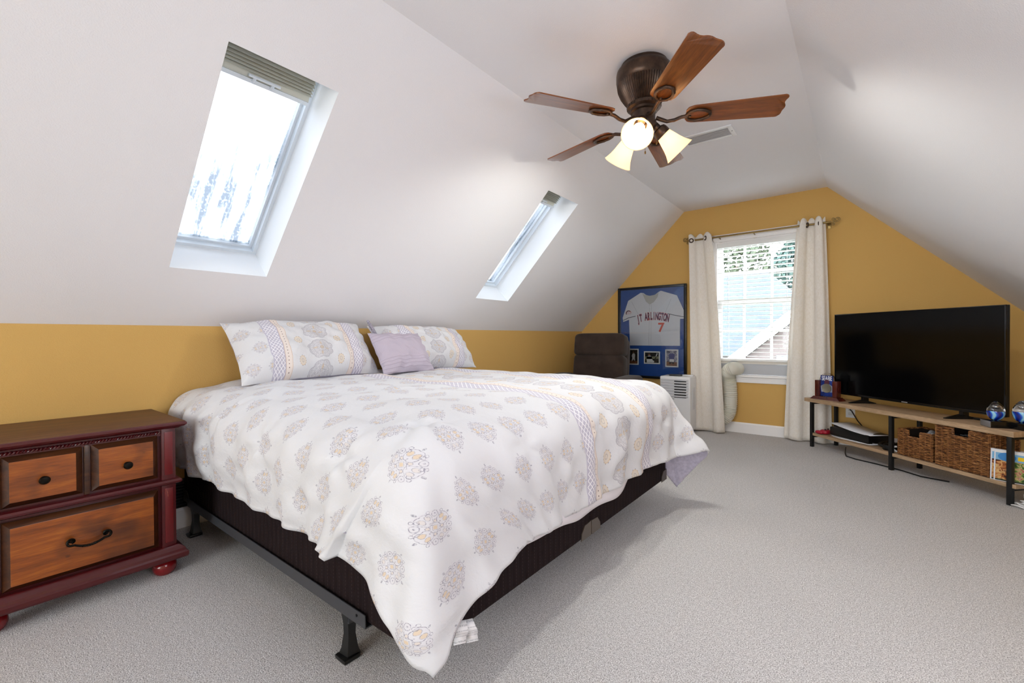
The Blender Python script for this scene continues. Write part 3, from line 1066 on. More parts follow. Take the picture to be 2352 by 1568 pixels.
# sleeve patch: swirling horse-head crest, purple mane and orange lines
bm = B(); x_, z_ = FP(-2.243, 1.318)
prism(bm, [(x_ - .034, z_ - .018), (x_ - .030, z_ + .010), (x_ - .008, z_ + .027), (x_ + .016, z_ + .026), (x_ + .034, z_ + .012), (x_ + .024, z_ + .010), (x_ + .004, z_ + .017), (x_ - .014, z_ + .008), (x_ - .022, z_ - .008), (x_ - .020, z_ - .024)], .0212, .0225, MJ)
obj('sleeve_crest', bm, mat('crest_maroon', '#5a2030', .9), jr, smooth=False)
bm = B()
for pts_ in ([(-.012, -.022), (.0, .004), (.022, .010), (.036, -.006), (.028, -.016), (.014, -.008), (.004, -.020)], [(.018, .022), (.034, .012), (.040, -.002)]):
    tube(bm, [(x_ + p[0], -.0228, z_ + p[1]) for p in pts_], .0016, 5)
obj('crest_lines', bm, M_orange, jr)
M_photo_white = mat('photo_mount_white', '#e6e3e0', .7)


def photo_mat(name, stops, scale, seed):
    m, nt, bs = new_mat(name)
    n = noise(nt, scale, 4, dist=.8)
    r = ramp(nt, n.outputs[0], stops)
    r.color_ramp.interpolation = 'LINEAR'
    nt.links.new(r.outputs[0], bs.inputs['Base Color'])
    bs.inputs['Roughness'].default_value = .3
    return m


def mount(cx, cz, w, h, bgmat, parts):
    x, z = FP(cx, cz)
    bm = B(); box2(bm, x - w / 2, x + w / 2, -.0165, -.0115, z - h / 2, z + h / 2, .001)
    p = obj('photo_mount', bm, M_photo_white, t)
    bm = B(); box2(bm, x - w / 2 + .014, x + w / 2 - .014, -.0175, -.016, z - h / 2 + .014, z + h / 2 - .014)
    obj('photo_print', bm, bgmat, p, smooth=False)
    for nm, poly, mm in parts:
        bm = B(); prism(bm, [(x + a, z + b) for a, b in poly], .0176, .0180, MJ); obj(nm, bm, mm, p, smooth=False)


P_dark = photo_mat('night_game_print', [(.4, lin('#151310')), (.55, lin('#2a2620')), (.7, lin('#4a3a2c'))], 30, 1)
P_clay = mat('clay_print', '#7b4a2b', .4)
P_uni = mat('uniform_print', '#d8d5d4', .4)
P_blue = mat('blue_uniform_print', '#2a2f74', .4)
P_crowd = photo_mat('crowd_print', [(.38, lin('#26233a')), (.5, lin('#7a7690')), (.6, lin('#c9c4c9')), (.72, lin('#4a3f52'))], 90, 2)
P_skin = mat('skin_print', '#8a5c44', .5)
mount(-2.183, .778, .135, .195, P_dark, [
    ('print_ground', [(-.053, -.083), (.053, -.083), (.053, -.050), (-.053, -.045)], P_clay),
    ('print_player', [(-.010, .035), (.012, .045), (.024, .025), (.020, -.02), (.028, -.062), (.016, -.062), (.004, -.025), (-.012, -.06), (-.024, -.058), (-.012, -.015), (-.02, .01)], P_uni),
    ('print_head', [(-.004, .046), (.008, .048), (.010, .062), (-.003, .063)], P_skin)])
mount(-1.952, .772, .195, .150, P_dark, [
    ('print_wall', [(-.083, -.02), (.083, -.012), (.083, .016), (-.083, .012)], mat('olive_print', '#7d7b5e', .5)),
    ('print_player', [(-.06, -.058), (-.065, .0), (-.045, .02), (-.02, .024), (.0, .012), (.01, -.03), (.03, -.04), (.025, -.058)], P_uni),
    ('print_head', [(-.045, .024), (-.022, .026), (-.018, .045), (-.040, .047)], P_skin),
    ('print_bat', [(.035, -.015), (.045, -.015), (.072, .052), (.060, .055)], P_uni)])
mount(-1.717, .770, .150, .205, P_crowd, [
    ('print_ground', [(-.060, -.088), (.060, -.088), (.060, -.045), (-.060, -.042)], P_clay),
    ('print_shirt', [(-.028, -.01), (-.034, .045), (-.01, .058), (.014, .058), (.036, .042), (.028, -.01)], P_blue),
    ('print_trousers', [(-.024, -.01), (.024, -.01), (.026, -.062), (.006, -.062), (0, -.03), (-.008, -.064), (-.026, -.062)], P_uni)])
bm = B(); box2(bm, -fw_ / 2 + .02, fw_ / 2 - .02, -.033, -.030, .02, fh_ - .02)
obj('glazing', bm, pane_material('picture_glass', 0.0, (.96, .97, .97, 1), 1.0, .035), t, smooth=False)

# ------------------------------------------------------------------ armchair
M_suede = mat('brown_suede', '#2a1e18', .95, vary=(9, '#3b2d25'), bump=(60, .25, .004), sheen=.15)
t = thing('armchair', 'brown suede high backed armchair behind the far side of bed', 'armchair', (-2.31, 4.35, 0), math.radians(6))


def cushion(bm, c, s, bulge=.2, seg=12, rot=None, p=4.0):
    """soft superellipsoid cushion, full size s"""
    M = Matrix.Translation(Vector(c))
    if rot is not None: M = M @ rot
    vs = []
    nu, nv = seg * 2, seg
    rings = []
    for j in range(nv + 1):
        ph = -PI / 2 + PI * j / nv
        cp_, sp_ = math.cos(ph), math.sin(ph)
        ring = []
        for i in range(nu):
            th = 2 * PI * i / nu
            ct, st_ = math.cos(th), math.sin(th)
            e = 2.0 / p
            sg = lambda w: math.copysign(abs(w) ** e, w)
            ring.append(bm.verts.new(M @ Vector((s[0] / 2 * sg(cp_) * sg(ct), s[1] / 2 * sg(cp_) * sg(st_), s[2] / 2 * sg(sp_)))))
        rings.append(ring)
    for a, b in zip(rings, rings[1:]):
        for i in range(nu):
            bm.faces.new((a[i], a[(i + 1) % nu], b[(i + 1) % nu], b[i]))
    bm.faces.new(rings[0][::-1]); bm.faces.new(rings[-1])
    return bm


tilt = Matrix.Rotation(math.radians(-9), 4, 'X')
bm = B(); cushion(bm, (0, .335, .62), (.585, .19, .84), rot=tilt, seg=16, p=7); obj('backrest', bm, M_suede, t, angle=80)
bm = B(); cushion(bm, (0, .270, .925), (.60, .20, .265), rot=tilt, seg=16, p=7); obj('head_cushion', bm, M_suede, t, angle=80)
bm = B(); cushion(bm, (0, .240, .665), (.60, .20, .320), rot=tilt, seg=16, p=7); obj('lumbar_cushion', bm, M_suede, t, angle=80)
bm = B(); cushion(bm, (0, -.08, .40), (.56, .60, .17), seg=14, p=5); obj('seat_cushion', bm, M_suede, t, angle=80)
for sx in (-1, 1):
    bm = B(); cushion(bm, (sx * .40, -.02, .36), (.20, .66, .50), seg=14, p=6); obj('armrest', bm, M_suede, t, angle=80)
bm = B(); box2(bm, -.34, .34, -.30, .34, .06, .30, .03); obj('base', bm, M_suede, t)
for sx in (-1, 1):
    for yy in (-.26, .28):
        bm = B(); lathe(bm, [(.018, 0), (.022, .03), (.026, .08)], 12, Matrix.Translation((sx * .30, yy, 0))); obj('foot', bm, M_black, t)

# ------------------------------------------------------------------ bed: frame, box springs, mattress, sheet
BX0, BX1, BY0, BY1 = -2.880, -0.935, .780, 2.710
ZB, ZS = .150, .385
t = thing('bedstead', 'dark grey steel bedstead with black flared legs under the box springs', 'bed frame', ((BX0 + BX1) / 2, (BY0 + BY1) / 2, 0))
cx_, cy_ = t.location.x, t.location.y
for side, yy in ((-1, BY0), (1, BY1)):
    bm = B()
    y_out = yy + side * .012
    box2(bm, -2.78 - cx_, -1.172 - cx_, y_out - .002 - cy_, y_out + .002 - cy_, ZB - .005, ZB + .036, .001)
    box2(bm, -2.78 - cx_, -1.172 - cx_, min(y_out, y_out - side * .045) - cy_, max(y_out, y_out - side * .045) - cy_, ZB - .006, ZB - .002)
    obj('side_rail', bm, M_greymetal, t, smooth=False)
    for xx in (-1.215,):
        bm = B(); lathe(bm, [(0, .0035), (.004, .003), (.004, 0)], 10, Matrix.Translation((xx - cx_, y_out + side * .0022 - cy_, ZB + .022)) @ Matrix.Rotation(-side * PI / 2, 4, 'X')); obj('rivet', bm, M_black, t)
    for xx in (-1.291, -2.728):
        bm = B()
        prof = [(.026, 0), (.027, .012), (.021, .03), (.015, .075), (.016, .11), (.021, .145)]
        lathe(bm, prof, 4, Matrix.Translation((xx - cx_, yy + side * .004 - side * .012 - cy_, 0)) @ Matrix.Rotation(PI / 4, 4, 'Z') @ Matrix.Diagonal((1.25, 1.05, 1, 1)))
        leg = obj('leg', bm, M_blackmetal, t, angle=60)
        bm = B(); box2(bm, xx - .030 - cx_, xx + .030 - cx_, yy - .028 - cy_, yy + .028 - cy_, 0, .014, .006); obj('glide', bm, M_black, leg)
for xx in (-1.291, -2.728):
    bm = B(); box2(bm, xx - .018 - cx_, xx + .018 - cx_, BY0 - .005 - cy_, BY1 + .005 - cy_, ZB - .035, ZB - .007, .002); obj('cross_rail', bm, M_greymetal, t)
    bm = B(); lathe(bm, [(.026, 0), (.015, .06), (.018, .118)], 10, Matrix.Translation((xx - cx_, 0, 0))); obj('centre_leg', bm, M_blackmetal, t)

M_tick = quilted_material('charcoal_quilted_ticking', '#231a1b', .036)
M_guard = mat('brown_corner_guard', '#4b4036', .3)
ym = (BY0 + BY1) / 2
proto = None
for i, (y0, y1, lab) in enumerate(((BY0, ym - .003, 'charcoal quilted box spring on the near side of the bed'), (ym + .003, BY1, 'charcoal quilted box spring on the far side of the bed, toward the window'))):
    if proto is None:
        t = thing('box_spring', lab, 'box spring', ((BX0 + BX1) / 2, (y0 + y1) / 2, ZB), 0, 'pair of box springs under the mattress')
        hx, hy = (BX1 - BX0) / 2, (y1 - y0) / 2
        bm = B(); box2(bm, -hx, hx, -hy, hy, 0, ZS - ZB, .018, 0, 3); obj('upholstery', bm, M_tick, t, angle=60)
        for sx in (-1, 1):
            for sy in (-1, 1):
                bm = B()
                pts_ = [(0, 0), (.085, 0), (.080, .03), (.055, .058), (0, .062)]
                prism(bm, [(-p[0], p[1]) for p in pts_], -.0005, .0035, Matrix.Translation((sx * hx, sy * hy, .001)) @ Matrix(((0, 0, sx, 0), (sy, 0, 0, 0), (0, 1, 0, 0), (0, 0, 0, 1))))
                prism(bm, [(-p[0], p[1]) for p in pts_], -.0005, .0035, Matrix.Translation((sx * hx, sy * hy, .001)) @ Matrix(((sx, 0, 0, 0), (0, 0, sy, 0), (0, 1, 0, 0), (0, 0, 0, 1))))
                obj('corner_guard', bm, M_guard, t, label='brown plastic corner guard')
        proto = t
    else:
        dup(proto, ((BX0 + BX1) / 2, (y0 + y1) / 2, ZB), None, lab)
t = thing('mattress', 'thick white mattress lying under the printed comforter', 'mattress', ((BX0 + BX1) / 2, ym, ZS))
bm = B(); box2(bm, -.96, .955, -.95, .95, 0, .335, .05, 0, 4); obj('ticking', bm, M_sheet, t)
bm = B()
for zz in (.03, .30):
    r = rounded_rect(1.92, 1.905, .06, 5)
    tube(bm, [(p[0], p[1], zz) for p in r], .006, 6, closed=True)
obj('piping', bm, M_white, t)
# flat sheet peeping out below the comforter at the foot
nu, nv = 90, 16
u = np.linspace(0, 1, nu)[:, None]; v = np.linspace(0, 1, nv)[None, :]
yy = 1.0 + 1.30 * u
zlow = .283 + .020 * np.sin(7 * u + .5) + .008 * np.sin(23 * u) + .055 * np.clip((u - .80) / .2, 0, 1) + .03 * np.clip((.1 - u) / .1, 0, 1)
P = np.stack([-.928 + .010 * np.sin(17 * u + 2) * v + .014 * v ** 2 + 0 * v, yy + 0 * v, .56 + (zlow - .56) * v], -1)
org = np.array([-.93, 1.65, .42])
o = grid_obj('bed_sheet', P - org, M_sheet)
o.location = org
solidify(o, .004, 0)
tag(o, 'white flat sheet edge hanging below the comforter at foot of bed', 'sheet')


# ------------------------------------------------------------------ comforter
def pseudo_noise(x, y, n, l0, l1, seed):
    r = np.random.RandomState(seed)
    out = np.zeros_like(x)
    tot = 0
    for _ in range(n):
        L = l0 * (l1 / l0) ** r.rand()
        a = r.rand() * 2 * PI
        w = L / l1
        out += w * np.sin(2 * PI / L * (x * math.cos(a) + y * math.sin(a)) + r.rand() * 2 * PI)
        tot += w * w / 2
    return out / math.sqrt(tot)


def smooth(x, a, b):
    k = np.clip((x - a) / (b - a), 0, 1)
    return k * k * (3 - 2 * k)


RB = .135
XE, YN, YFE = -.900 - RB, .735 + RB, 2.735 - RB
LF, LN, LFAR = .515, .470, .53
ZT = .785
a_ = np.concatenate([np.arange(-2.86, XE, .014), np.linspace(XE, XE + LF, 46)])
b_ = np.concatenate([np.linspace(YN - LN, YN, 42)[:-1], np.arange(YN, YFE, .014), np.linspace(YFE, YFE + LFAR, 42)])
A, Bc = np.meshgrid(a_, b_, indexing='ij')
la = np.maximum(0, A - XE)
lbn = np.maximum(0, YN - Bc)
lbf = np.maximum(0, Bc - YFE)
lb = lbn + lbf
far = lbf > 0
S = np.hypot(la, lb)
S = np.where((lbn > 0) & (S > .56), .56 + (S - .56) * .80, S)
TH = np.arctan2(lb, la + 1e-12)                     # 0 = foot, pi/2 = side
dist_far = np.where(far, 0, YFE - Bc)               # distance along the foot from the far corner
gam = .03 + 0 * A
corner_far = (np.exp(-((TH - .42) / .30) ** 2) * .60 + .05 * np.exp(-(TH / .3) ** 2)) * far * (la > 0)
foot_far = (np.exp(-(.42 / .30) ** 2) * .60 + .05) * np.exp(-(dist_far / .22) ** 2) * (~far) * (lbn == 0)
gam = gam + np.maximum(corner_far, foot_far)
s0 = RB * (PI / 2 - gam)
bend = np.minimum(S, s0) / RB
rest = np.maximum(0, S - s0)
H = RB * np.sin(bend) + rest * np.sin(gam)
V = RB * (1 - np.cos(bend)) + rest * np.cos(gam)
g = smooth(S, .12, .62)
H = H + .028 * np.sin(PI * np.clip((S - .05) / .40, 0, 1)) * (S > .05)
ws, wf, ew = .30 * g, .40 * g, .10 * g
xb = np.minimum(A, XE)
yb = np.clip(Bc, YN, YFE)
sg = np.where(far, 1.0, -1.0)
PX = xb + H * np.cos(TH) * (S > 0)
PY = yb + sg * H * np.sin(TH) * (S > 0)
# near corner: conic between the two hanging sides, spread along both and pushed out on the diagonal
nc = (la > 0) & (lbn > 0)
tt = 1 - TH / (PI / 2)
tt = .5 + .5 * np.sign(tt - .5) * np.abs(2 * tt - 1) ** .68
Sx, Sy = XE - ws, YN - H
Fx, Fy = XE + H, YN + wf
Cx, Cy = XE + H, YN - H
wgt = .707 + 1.2 * g
den = (1 - tt) ** 2 + 2 * tt * (1 - tt) * wgt + tt ** 2
qx = ((1 - tt) ** 2 * Sx + 2 * tt * (1 - tt) * wgt * Cx + tt ** 2 * Fx) / den
qy = ((1 - tt) ** 2 * Sy + 2 * tt * (1 - tt) * wgt * Cy + tt ** 2 * Fy) / den
dg = np.sin(2 * TH) ** 2
foldc = g * (.034 * np.sin(TH * 9 + .6) + .020 * np.sin(TH * 17 + 1.0 + 2 * S)) * dg
qx = qx + (ew * dg + foldc) * .70
qy = qy - (ew * dg + foldc) * .70
PX = np.where(nc, qx, PX)
PY = np.where(nc, qy, PY)
side_n = (la == 0) & (lbn > 0)
PX = np.where(side_n, PX - ws * np.exp(-(XE - A) / .34), PX)
PY = np.where(side_n, PY - .045 * g * np.exp(-((XE - A) / .14) ** 2), PY)
foot_n = (la > 0) & (lbn == 0)
PY = np.where(foot_n, PY + wf * np.exp(-(Bc - YN) / .48), PY)
dedge = np.minimum(np.minimum(XE - xb, yb - YN), YFE - yb)
ztop = ZT - .030 * np.exp(-np.maximum(dedge, 0) / .10) + .004 * np.exp(-((A + 2.4) / .3) ** 2)
PZ = ztop - V
P = np.stack([PX, PY, PZ], -1)
# soft quilt relief along the normal
du = np.gradient(P, axis=0); dv = np.gradient(P, axis=1)
N = np.cross(du, dv)
N /= (np.linalg.norm(N, axis=-1, keepdims=True) + 1e-12)
hang = smooth(S, .04, .32)
along = np.where(la > lb, Bc, A)
folds = np.sin(along * 31 + 2.1 * np.sin(along * 5.3) + .8 * np.sin(S * 7)) * .6 + np.sin(along * 17 + 1.3 + 1.7 * np.sin(along * 3.1)) * .8
headfold = np.exp(-((A + 2.62) / .28) ** 2) * (lbn > 0)
relief = .0045 * pseudo_noise(A, Bc, 26, .16, .55, 3) + .0022 * pseudo_noise(A * .8, Bc, 30, .06, .16, 8) * (.4 + hang)
relief = relief + hang * folds * (.009 + .010 * headfold) * (1 - .5 * nc)
relief = relief + .004 * np.sin(A * 90 + 8 * np.sin(A * 11)) * headfold * hang
for (pa, pb, dep) in ((-1.22, YN - .16, .022), (-1.06, YN + .02, .018), (XE + .17, YN + .33, .016), (XE + .20, 1.72, .012), (-1.75, YN - .20, .016), (-2.2, YN - .12, .014), (XE + .30, 2.45, .012), (-1.7, 1.3, .010), (-2.1, 1.9, .010)):
    dx_, dy_ = A - pa, Bc - pb
    rr = np.hypot(dx_, dy_)
    an = np.arctan2(dy_, dx_)
    relief = relief - dep * np.exp(-(rr / .035) ** 2) + dep * .45 * np.exp(-(rr / .13) ** 2) * np.cos(5 * an + pa * 9) * np.minimum(rr / .04, 1)
P = P + N * relief[..., None]
P[..., 2] = np.maximum(P[..., 2], .012)
UV = np.stack([A + .02, Bc], -1)
org = np.array([-1.9, 1.74, ZT])
o = grid_obj('comforter', P - org, [M_bedding, M_lav])
o.location = org
# face winding so that the printed side is outside
me = o.data
uvl = me.uv_layers.new(name='UVMap')
lv = np.zeros(len(me.loops), dtype=np.int32); me.loops.foreach_get('vertex_index', lv)
uvl.data.foreach_set('uv', UV.reshape(-1, 2)[lv].astype(np.float32).reshape(-1))
solidify(o, .016, -1, 1)
tag(o, 'white printed comforter with a medallion band draped over the king bed', 'comforter')
# care tag sewn to the hem near the hanging corner
bm = B()
for (p0, p1, w) in (((-.905, .900, .208), (-.885, .890, .152), .036), ((-.898, .922, .204), (-.873, .930, .142), .034)):
    p0, p1 = Vector(p0), Vector(p1)
    side = Vector((.55, .84, 0)) * w / 2
    rows = []
    for k in range(6):
        q = p0.lerp(p1, k / 5) + Vector((.012 * math.sin(k * 1.1), -.006 * math.sin(k * 1.3), 0))
        rows.append((bm.verts.new(q - side - Vector(org)), bm.verts.new(q + side - Vector(org))))
    for r0, r1 in zip(rows, rows[1:]): bm.faces.new((r0[0], r0[1], r1[1], r1[0]))
m, nt, bs = new_mat('care_tag_satin')
X.nt = nt
tc = nt.nodes.new('ShaderNodeTexCoord'); sp_ = nt.nodes.new('ShaderNodeSeparateXYZ'); nt.links.new(tc.outputs['Object'], sp_.inputs[0])
zz = X(sp_.outputs[2]); ln_ = ((zz / .011).frac()).gt(.72)
nz_ = noise(nt, 420, 1)
c_ = mixc(nt, ln_ * X(nz_.outputs[0]).gt(.45) * .5, lin('#f2f1f3'), lin('#8c8c94'))
nt.links.new(c_, bs.inputs['Base Color']); bs.inputs['Roughness'].default_value = .5
ct = obj('care_tag', bm, m, o, label='white satin care tag')
solidify(ct, .0008, 0)


# ------------------------------------------------------------------ pillows
def pillow(name, label, cat, loc, w, h, th, lean, yawz, mats, uvs, group=None, flange=0.0, seed=1, roll=0.0, puff=1.0):
    """pillow standing on its long edge: local x = width (room y), local y = height, local z = thickness"""
    t = thing(name, label, cat, loc, 0, group)
    M = Matrix.Rotation(yawz, 4, 'Z') @ Matrix(((0, -math.sin(lean), math.cos(lean), 0), (1, 0, 0, 0), (0, math.cos(lean), math.sin(lean), 0), (0, 0, 0, 1))) @ Matrix.Rotation(roll, 4, 'Z')
    M3 = np.array(M.to_3x3())
    nu, nv = 70, 46
    u = np.linspace(-1, 1, nu)[:, None]; v = np.linspace(-1, 1, nv)[None, :]
    U = u + 0 * v; Vv = v + 0 * u
    body = np.clip(1 - np.abs(U) ** 3.2, 0, 1) ** .62 * np.clip(1 - np.abs(Vv) ** 2.6, 0, 1) ** .62
    pinch = 1 - .085 * (1 - np.abs(U) ** 2) * np.abs(Vv) ** 3
    pinch_u = 1 - .055 * (1 - np.abs(Vv) ** 2) * np.abs(U) ** 3
    xx = U * w / 2 * pinch_u
    yy = Vv * h / 2 * pinch + h / 2
    nz = pseudo_noise(U * w, Vv * h, 20, .08, .3, seed)
    rad = np.maximum(np.abs(U), np.abs(Vv))
    wr = .0045 * nz * (.25 + body) + .006 * np.sin(14 * np.arctan2(Vv, U) + seed) * smooth(rad, .55, .95) * (1 - smooth(rad, .95, 1.0))
    zf = th / 2 * body * puff + wr
    zb_ = -th / 2 * body * .8 + wr * .5
    for nm, zz, mm, flip in (('front_cover', zf, mats[0], False), ('back_cover', zb_, mats[1], True)):
        L = np.stack([xx, yy, zz], -1) @ M3.T
        if flip: L = L[::-1]
        UVp = uvs(xx[::-1] if flip else xx, yy[::-1] if flip else yy)
        grid_obj(nm, L, mm, t, UVp)
    return t


def sham_uv(sc):
    return lambda x, y: np.stack([y * sc + .07, 1.94 + x * sc], -1)


pillow('pillow', 'printed king pillow at near end of the headless bed, against the gold wall', 'pillow', (-2.53, 1.365, .782), .86, .425, .28, math.radians(38), 0.02, [M_bedding, M_lav], sham_uv(1.38), 'printed pillow shams', seed=4, roll=.015)
pillow('pillow', 'printed king pillow at window end of the bed, behind the mauve cushion', 'pillow', (-2.56, 2.315, .780), .90, .405, .27, math.radians(38), 0.02, [M_bedding, M_lav], sham_uv(1.38), 'printed pillow shams', seed=9, roll=-.03)

# mauve accent cushion with pleated bands
m, nt, bs = new_mat('mauve_pleated_cotton')
X.nt = nt
uvn = nt.nodes.new('ShaderNodeUVMap'); uvn.uv_map = 'UVMap'
sp_ = nt.nodes.new('ShaderNodeSeparateXYZ'); nt.links.new(uvn.outputs[0], sp_.inputs[0])
ux, uy = X(sp_.outputs[0]), X(sp_.outputs[1])
zone = X.op('MAXIMUM', uy.lt(.115), uy.gt(.245))
pleat = ((uy / .0215).frac() - .5)
line_ = band(pleat * .0215, .0020) * zone
rib = ((ux / .007).frac() - .5)
c_ = mixc(nt, line_ * .55, lin('#bfb5c3'), lin('#857a8c'))
c_ = mixc(nt, band(rib * .007, .0012) * .18, c_, lin('#857a8c'))
nt.links.new(c_, bs.inputs['Base Color'])
bs.inputs['Roughness'].default_value = .85
hh = abs(pleat) * (-.006) * zone + abs(rib) * .0012
bp = nt.nodes.new('ShaderNodeBump'); bp.inputs['Strength'].default_value = .7; bp.inputs['Distance'].default_value = 1.0
nt.links.new(hh.v, bp.inputs['Height']); nt.links.new(bp.outputs[0], bs.inputs['Normal'])
M_mauve = m
pillow('accent_cushion', 'small mauve cushion with stitched pleats leaning between the two printed pillows', 'cushion', (-2.385, 1.925, .785), .41, .335, .15, math.radians(36), -.06, [M_mauve, M_mauve], lambda x, y: np.stack([x, y], -1), seed=6, roll=.0)
# dark edging loop seen between the two pillows
bm = B(); tube(bm, [(0, 0, 0), (-.018, -.012, .045), (-.045, -.03, .10), (-.062, -.042, .135)], [.011, .012, .012, .008], 8)
o = obj('trim_loop', bm, mat('slate_braid', '#6c6775', .9, vary=(120, '#b7b2bf')))
o.location = (-2.62, 1.835, 1.01)
tag(o, 'slate grey braided edging loop standing between the two printed pillows', 'trim')

# ------------------------------------------------------------------ nightstand
M_red = worn_paint('worn_red_paint', '#4c070c', '#7a3a2e', .36, .70)
M_redpanel = worn_paint('worn_red_panel', '#66080e', '#a8604a', .38, .66)
M_pine = wood_material('amber_pine', '#743606', '#964c0b', '#b3651a', 'Y', 1.0, .35, .35, True)
M_glaze = wood_material('dark_glazed_pine', '#2a1408', '#44240f', '#5a3216', 'Y', 1.0, .35, .35)
M_topw = wood_material('brown_wood_top', '#45260e', '#5c3516', '#6f441f', 'Y', 1.2, .55, .05)
M_iron = mat('oil_rubbed_iron', '#17140f', .35, .8)
NX0, NX1, NY0, NY1, NZ = -2.855, -2.36, .045, .610, .662
t = thing('nightstand', 'red and amber pine nightstand with three drawers left of the bed', 'nightstand', ((NX0 + NX1) / 2, (NY0 + NY1) / 2, 0))
ox, oy = t.location.x, t.location.y
x0, x1, y0, y1 = NX0 - ox, NX1 - ox, NY0 - oy, NY1 - oy
bm = B(); box2(bm, x0, x1 - .018, y0 + .006, y1 - .006, .085, NZ - .022, .002); obj('carcass', bm, M_red, t)
# top: wooden board with red moulded edge
bm = B(); box2(bm, x0 - .005, x1 + .030, y0 - .026, y1 + .030, NZ - .004, NZ + .004, .003); obj('top_board', bm, M_topw, t)


def moulding(bm, prof, xa, xb_, ya, yb_):
    """profile (out, z) swept round front and both sides of a rectangle"""
    pts = [(xa, ya, 0, -1), (xb_, ya, 1, -1), (xb_, yb_, 1, 1), (xa, yb_, 0, 1)]
    rows = []
    for (px_, py_, dx_, dy_) in pts:
        rows.append([bm.verts.new((px_ + dx_ * q[0], py_ + dy_ * q[0], q[1])) for q in prof])
    for r0, r1 in zip(rows, rows[1:]):
        for i in range(len(prof)):
            j = (i + 1) % len(prof)
            bm.faces.new((r0[i], r0[j], r1[j], r1[i]))
    bm.faces.new(rows[0]); bm.faces.new(rows[-1][::-1])
    return bm


bm = B(); moulding(bm, [(-.03, NZ - .026), (.010, NZ - .026), (.018, NZ - .020), (.026, NZ - .018), (.034, NZ - .010), (.034, NZ - .003), (.030, NZ + .001), (-.03, NZ + .001)], x0, x1, y0, y1)
obj('top_moulding', bm, M_red, t, angle=25)
bm = B(); moulding(bm, [(-.02, .393), (.006, .393), (.016, .398), (.019, .406), (.014, .414), (.006, .416), (-.02, .418)], x0, x1, y0, y1)
obj('waist_moulding', bm, M_red, t, angle=25)
bm = B(); moulding(bm, [(-.05, .070), (.032, .070), (.036, .078), (.036, .092), (.028, .098), (.026, .108), (.016, .118), (.006, .124), (-.05, .126)], x0, x1, y0, y1)
obj('base_moulding', bm, M_red, t, angle=25)
# rope bead under the top
bm = B()
yb0, yb1 = y0 + .055, y1 - .055
n = 360
for ph in (0, PI):
    tube(bm, [(x1 - .002 + .0035 * math.cos(i * .42 + ph), yb0 + (yb1 - yb0) * i / n, NZ - .040 + .0036 * math.sin(i * .42 + ph)) for i in range(n + 1)], .0034, 5)
obj('rope_bead', bm, M_red, t)
bm = B(); box2(bm, x1 - .03, x1 - .008, y0 + .045, y1 - .045, NZ - .055, NZ - .026); obj('frieze', bm, M_red, t, smooth=False)
for sy in (-1, 1):
    yc = (y1 - .025) if sy > 0 else (y0 + .025)
    bm = B(); box2(bm, x1 - .03, x1, yc - .025, yc + .025, .12, NZ - .026, .002); p = obj('corner_post', bm, M_red, t)
    for (za, zb2) in ((.435, .622), (.142, .378)):
        bm = B()
        box2(bm, x1 - .002, x1 + .003, yc - .015, yc + .015, za, zb2, .0022); obj('post_panel', bm, M_redpanel, p)
bm = B()
for (za, zb2) in ((.425, .63), (.14, .385)):
    box2(bm, x0 + .04, x1 - .05, y1 - .004, y1 + .002, za, zb2, .004)
obj('side_panels', bm, M_redpanel, t)
bm = B(); box2(bm, x1 - .035, x1 - .006, -.008, .008, .42, NZ - .05, .002); obj('divider', bm, M_glaze, t)


def drawer(ya, yb_, za, zb2):
    d = empty('drawer', parent=t)
    bm = B()
    xo, xi = x1 - .010, x1 + .012
    bw_ = .020
    outer = [(ya, za), (yb_, za), (yb_, zb2), (ya, zb2)]
    inner = [(ya + bw_, za + bw_), (yb_ - bw_, za + bw_), (yb_ - bw_, zb2 - bw_), (ya + bw_, zb2 - bw_)]
    A0 = [bm.verts.new((xo - .012, p[0], p[1])) for p in outer]
    Bv = [bm.verts.new((xo, p[0], p[1])) for p in outer]
    Cv = [bm.verts.new((xi, p[0], p[1])) for p in inner]
    for i in range(4):
        j = (i + 1) % 4
        bm.faces.new((A0[i], A0[j], Bv[j], Bv[i]))
        bm.faces.new((Bv[i], Bv[j], Cv[j], Cv[i]))
    bm.faces.new(A0[::-1])
    obj('bevelled_edge', bm, M_glaze, d, smooth=False, label='dark glazed bevelled drawer edge')
    bm = B(); box2(bm, xi - .004, xi + .0008, inner[0][0], inner[1][0], inner[0][1], inner[2][1], .0008)
    obj('drawer_front', bm, M_pine, d, smooth=False)
    return d


MK = Matrix.Rotation(PI / 2, 4, 'Y')
dtop = [drawer(-.2215, -.012, .428, .612), drawer(.012, .2215, .428, .612)]
for d, yk in zip(dtop, (-.117, .117)):
    bm = B(); lathe(bm, [(.012, 0), (.010, .003), (.0055, .006), (.006, .012), (.013, .017), (.0155, .022), (.012, .028), (0, .030)], 20, Matrix.Translation((x1 + .012, yk, .513)) @ MK); obj('knob', bm, M_iron, d)
dlow = drawer(-.2215, .2215, .132, .378)
bm = B()
pts = []
for i in range(60):
    u = i / 59 * 2 - 1
    if abs(u) < .72:
        pts.append((x1 + .036, u * .060, .236 + .014 * (u / .72) ** 2))
left = []
for k in range(16):
    a = -PI * .35 + k / 15 * PI * 1.75
    r = .013 * (1 - .5 * k / 15)
    left.append((a, r))
endp = [(x1 + .036 - .012 * k / 15, .046 + .004 + r * math.cos(a), .262 + r * math.sin(a)) for k, (a, r) in enumerate(left)]
full = [(p[0], -p[1], p[2]) for p in endp][::-1] + pts + endp
tube(bm, full, [.0042 + (.0012 * (i % 2) if 20 < i < len(full) - 20 and abs(full[i][1]) < .02 else 0) for i in range(len(full))], 8)
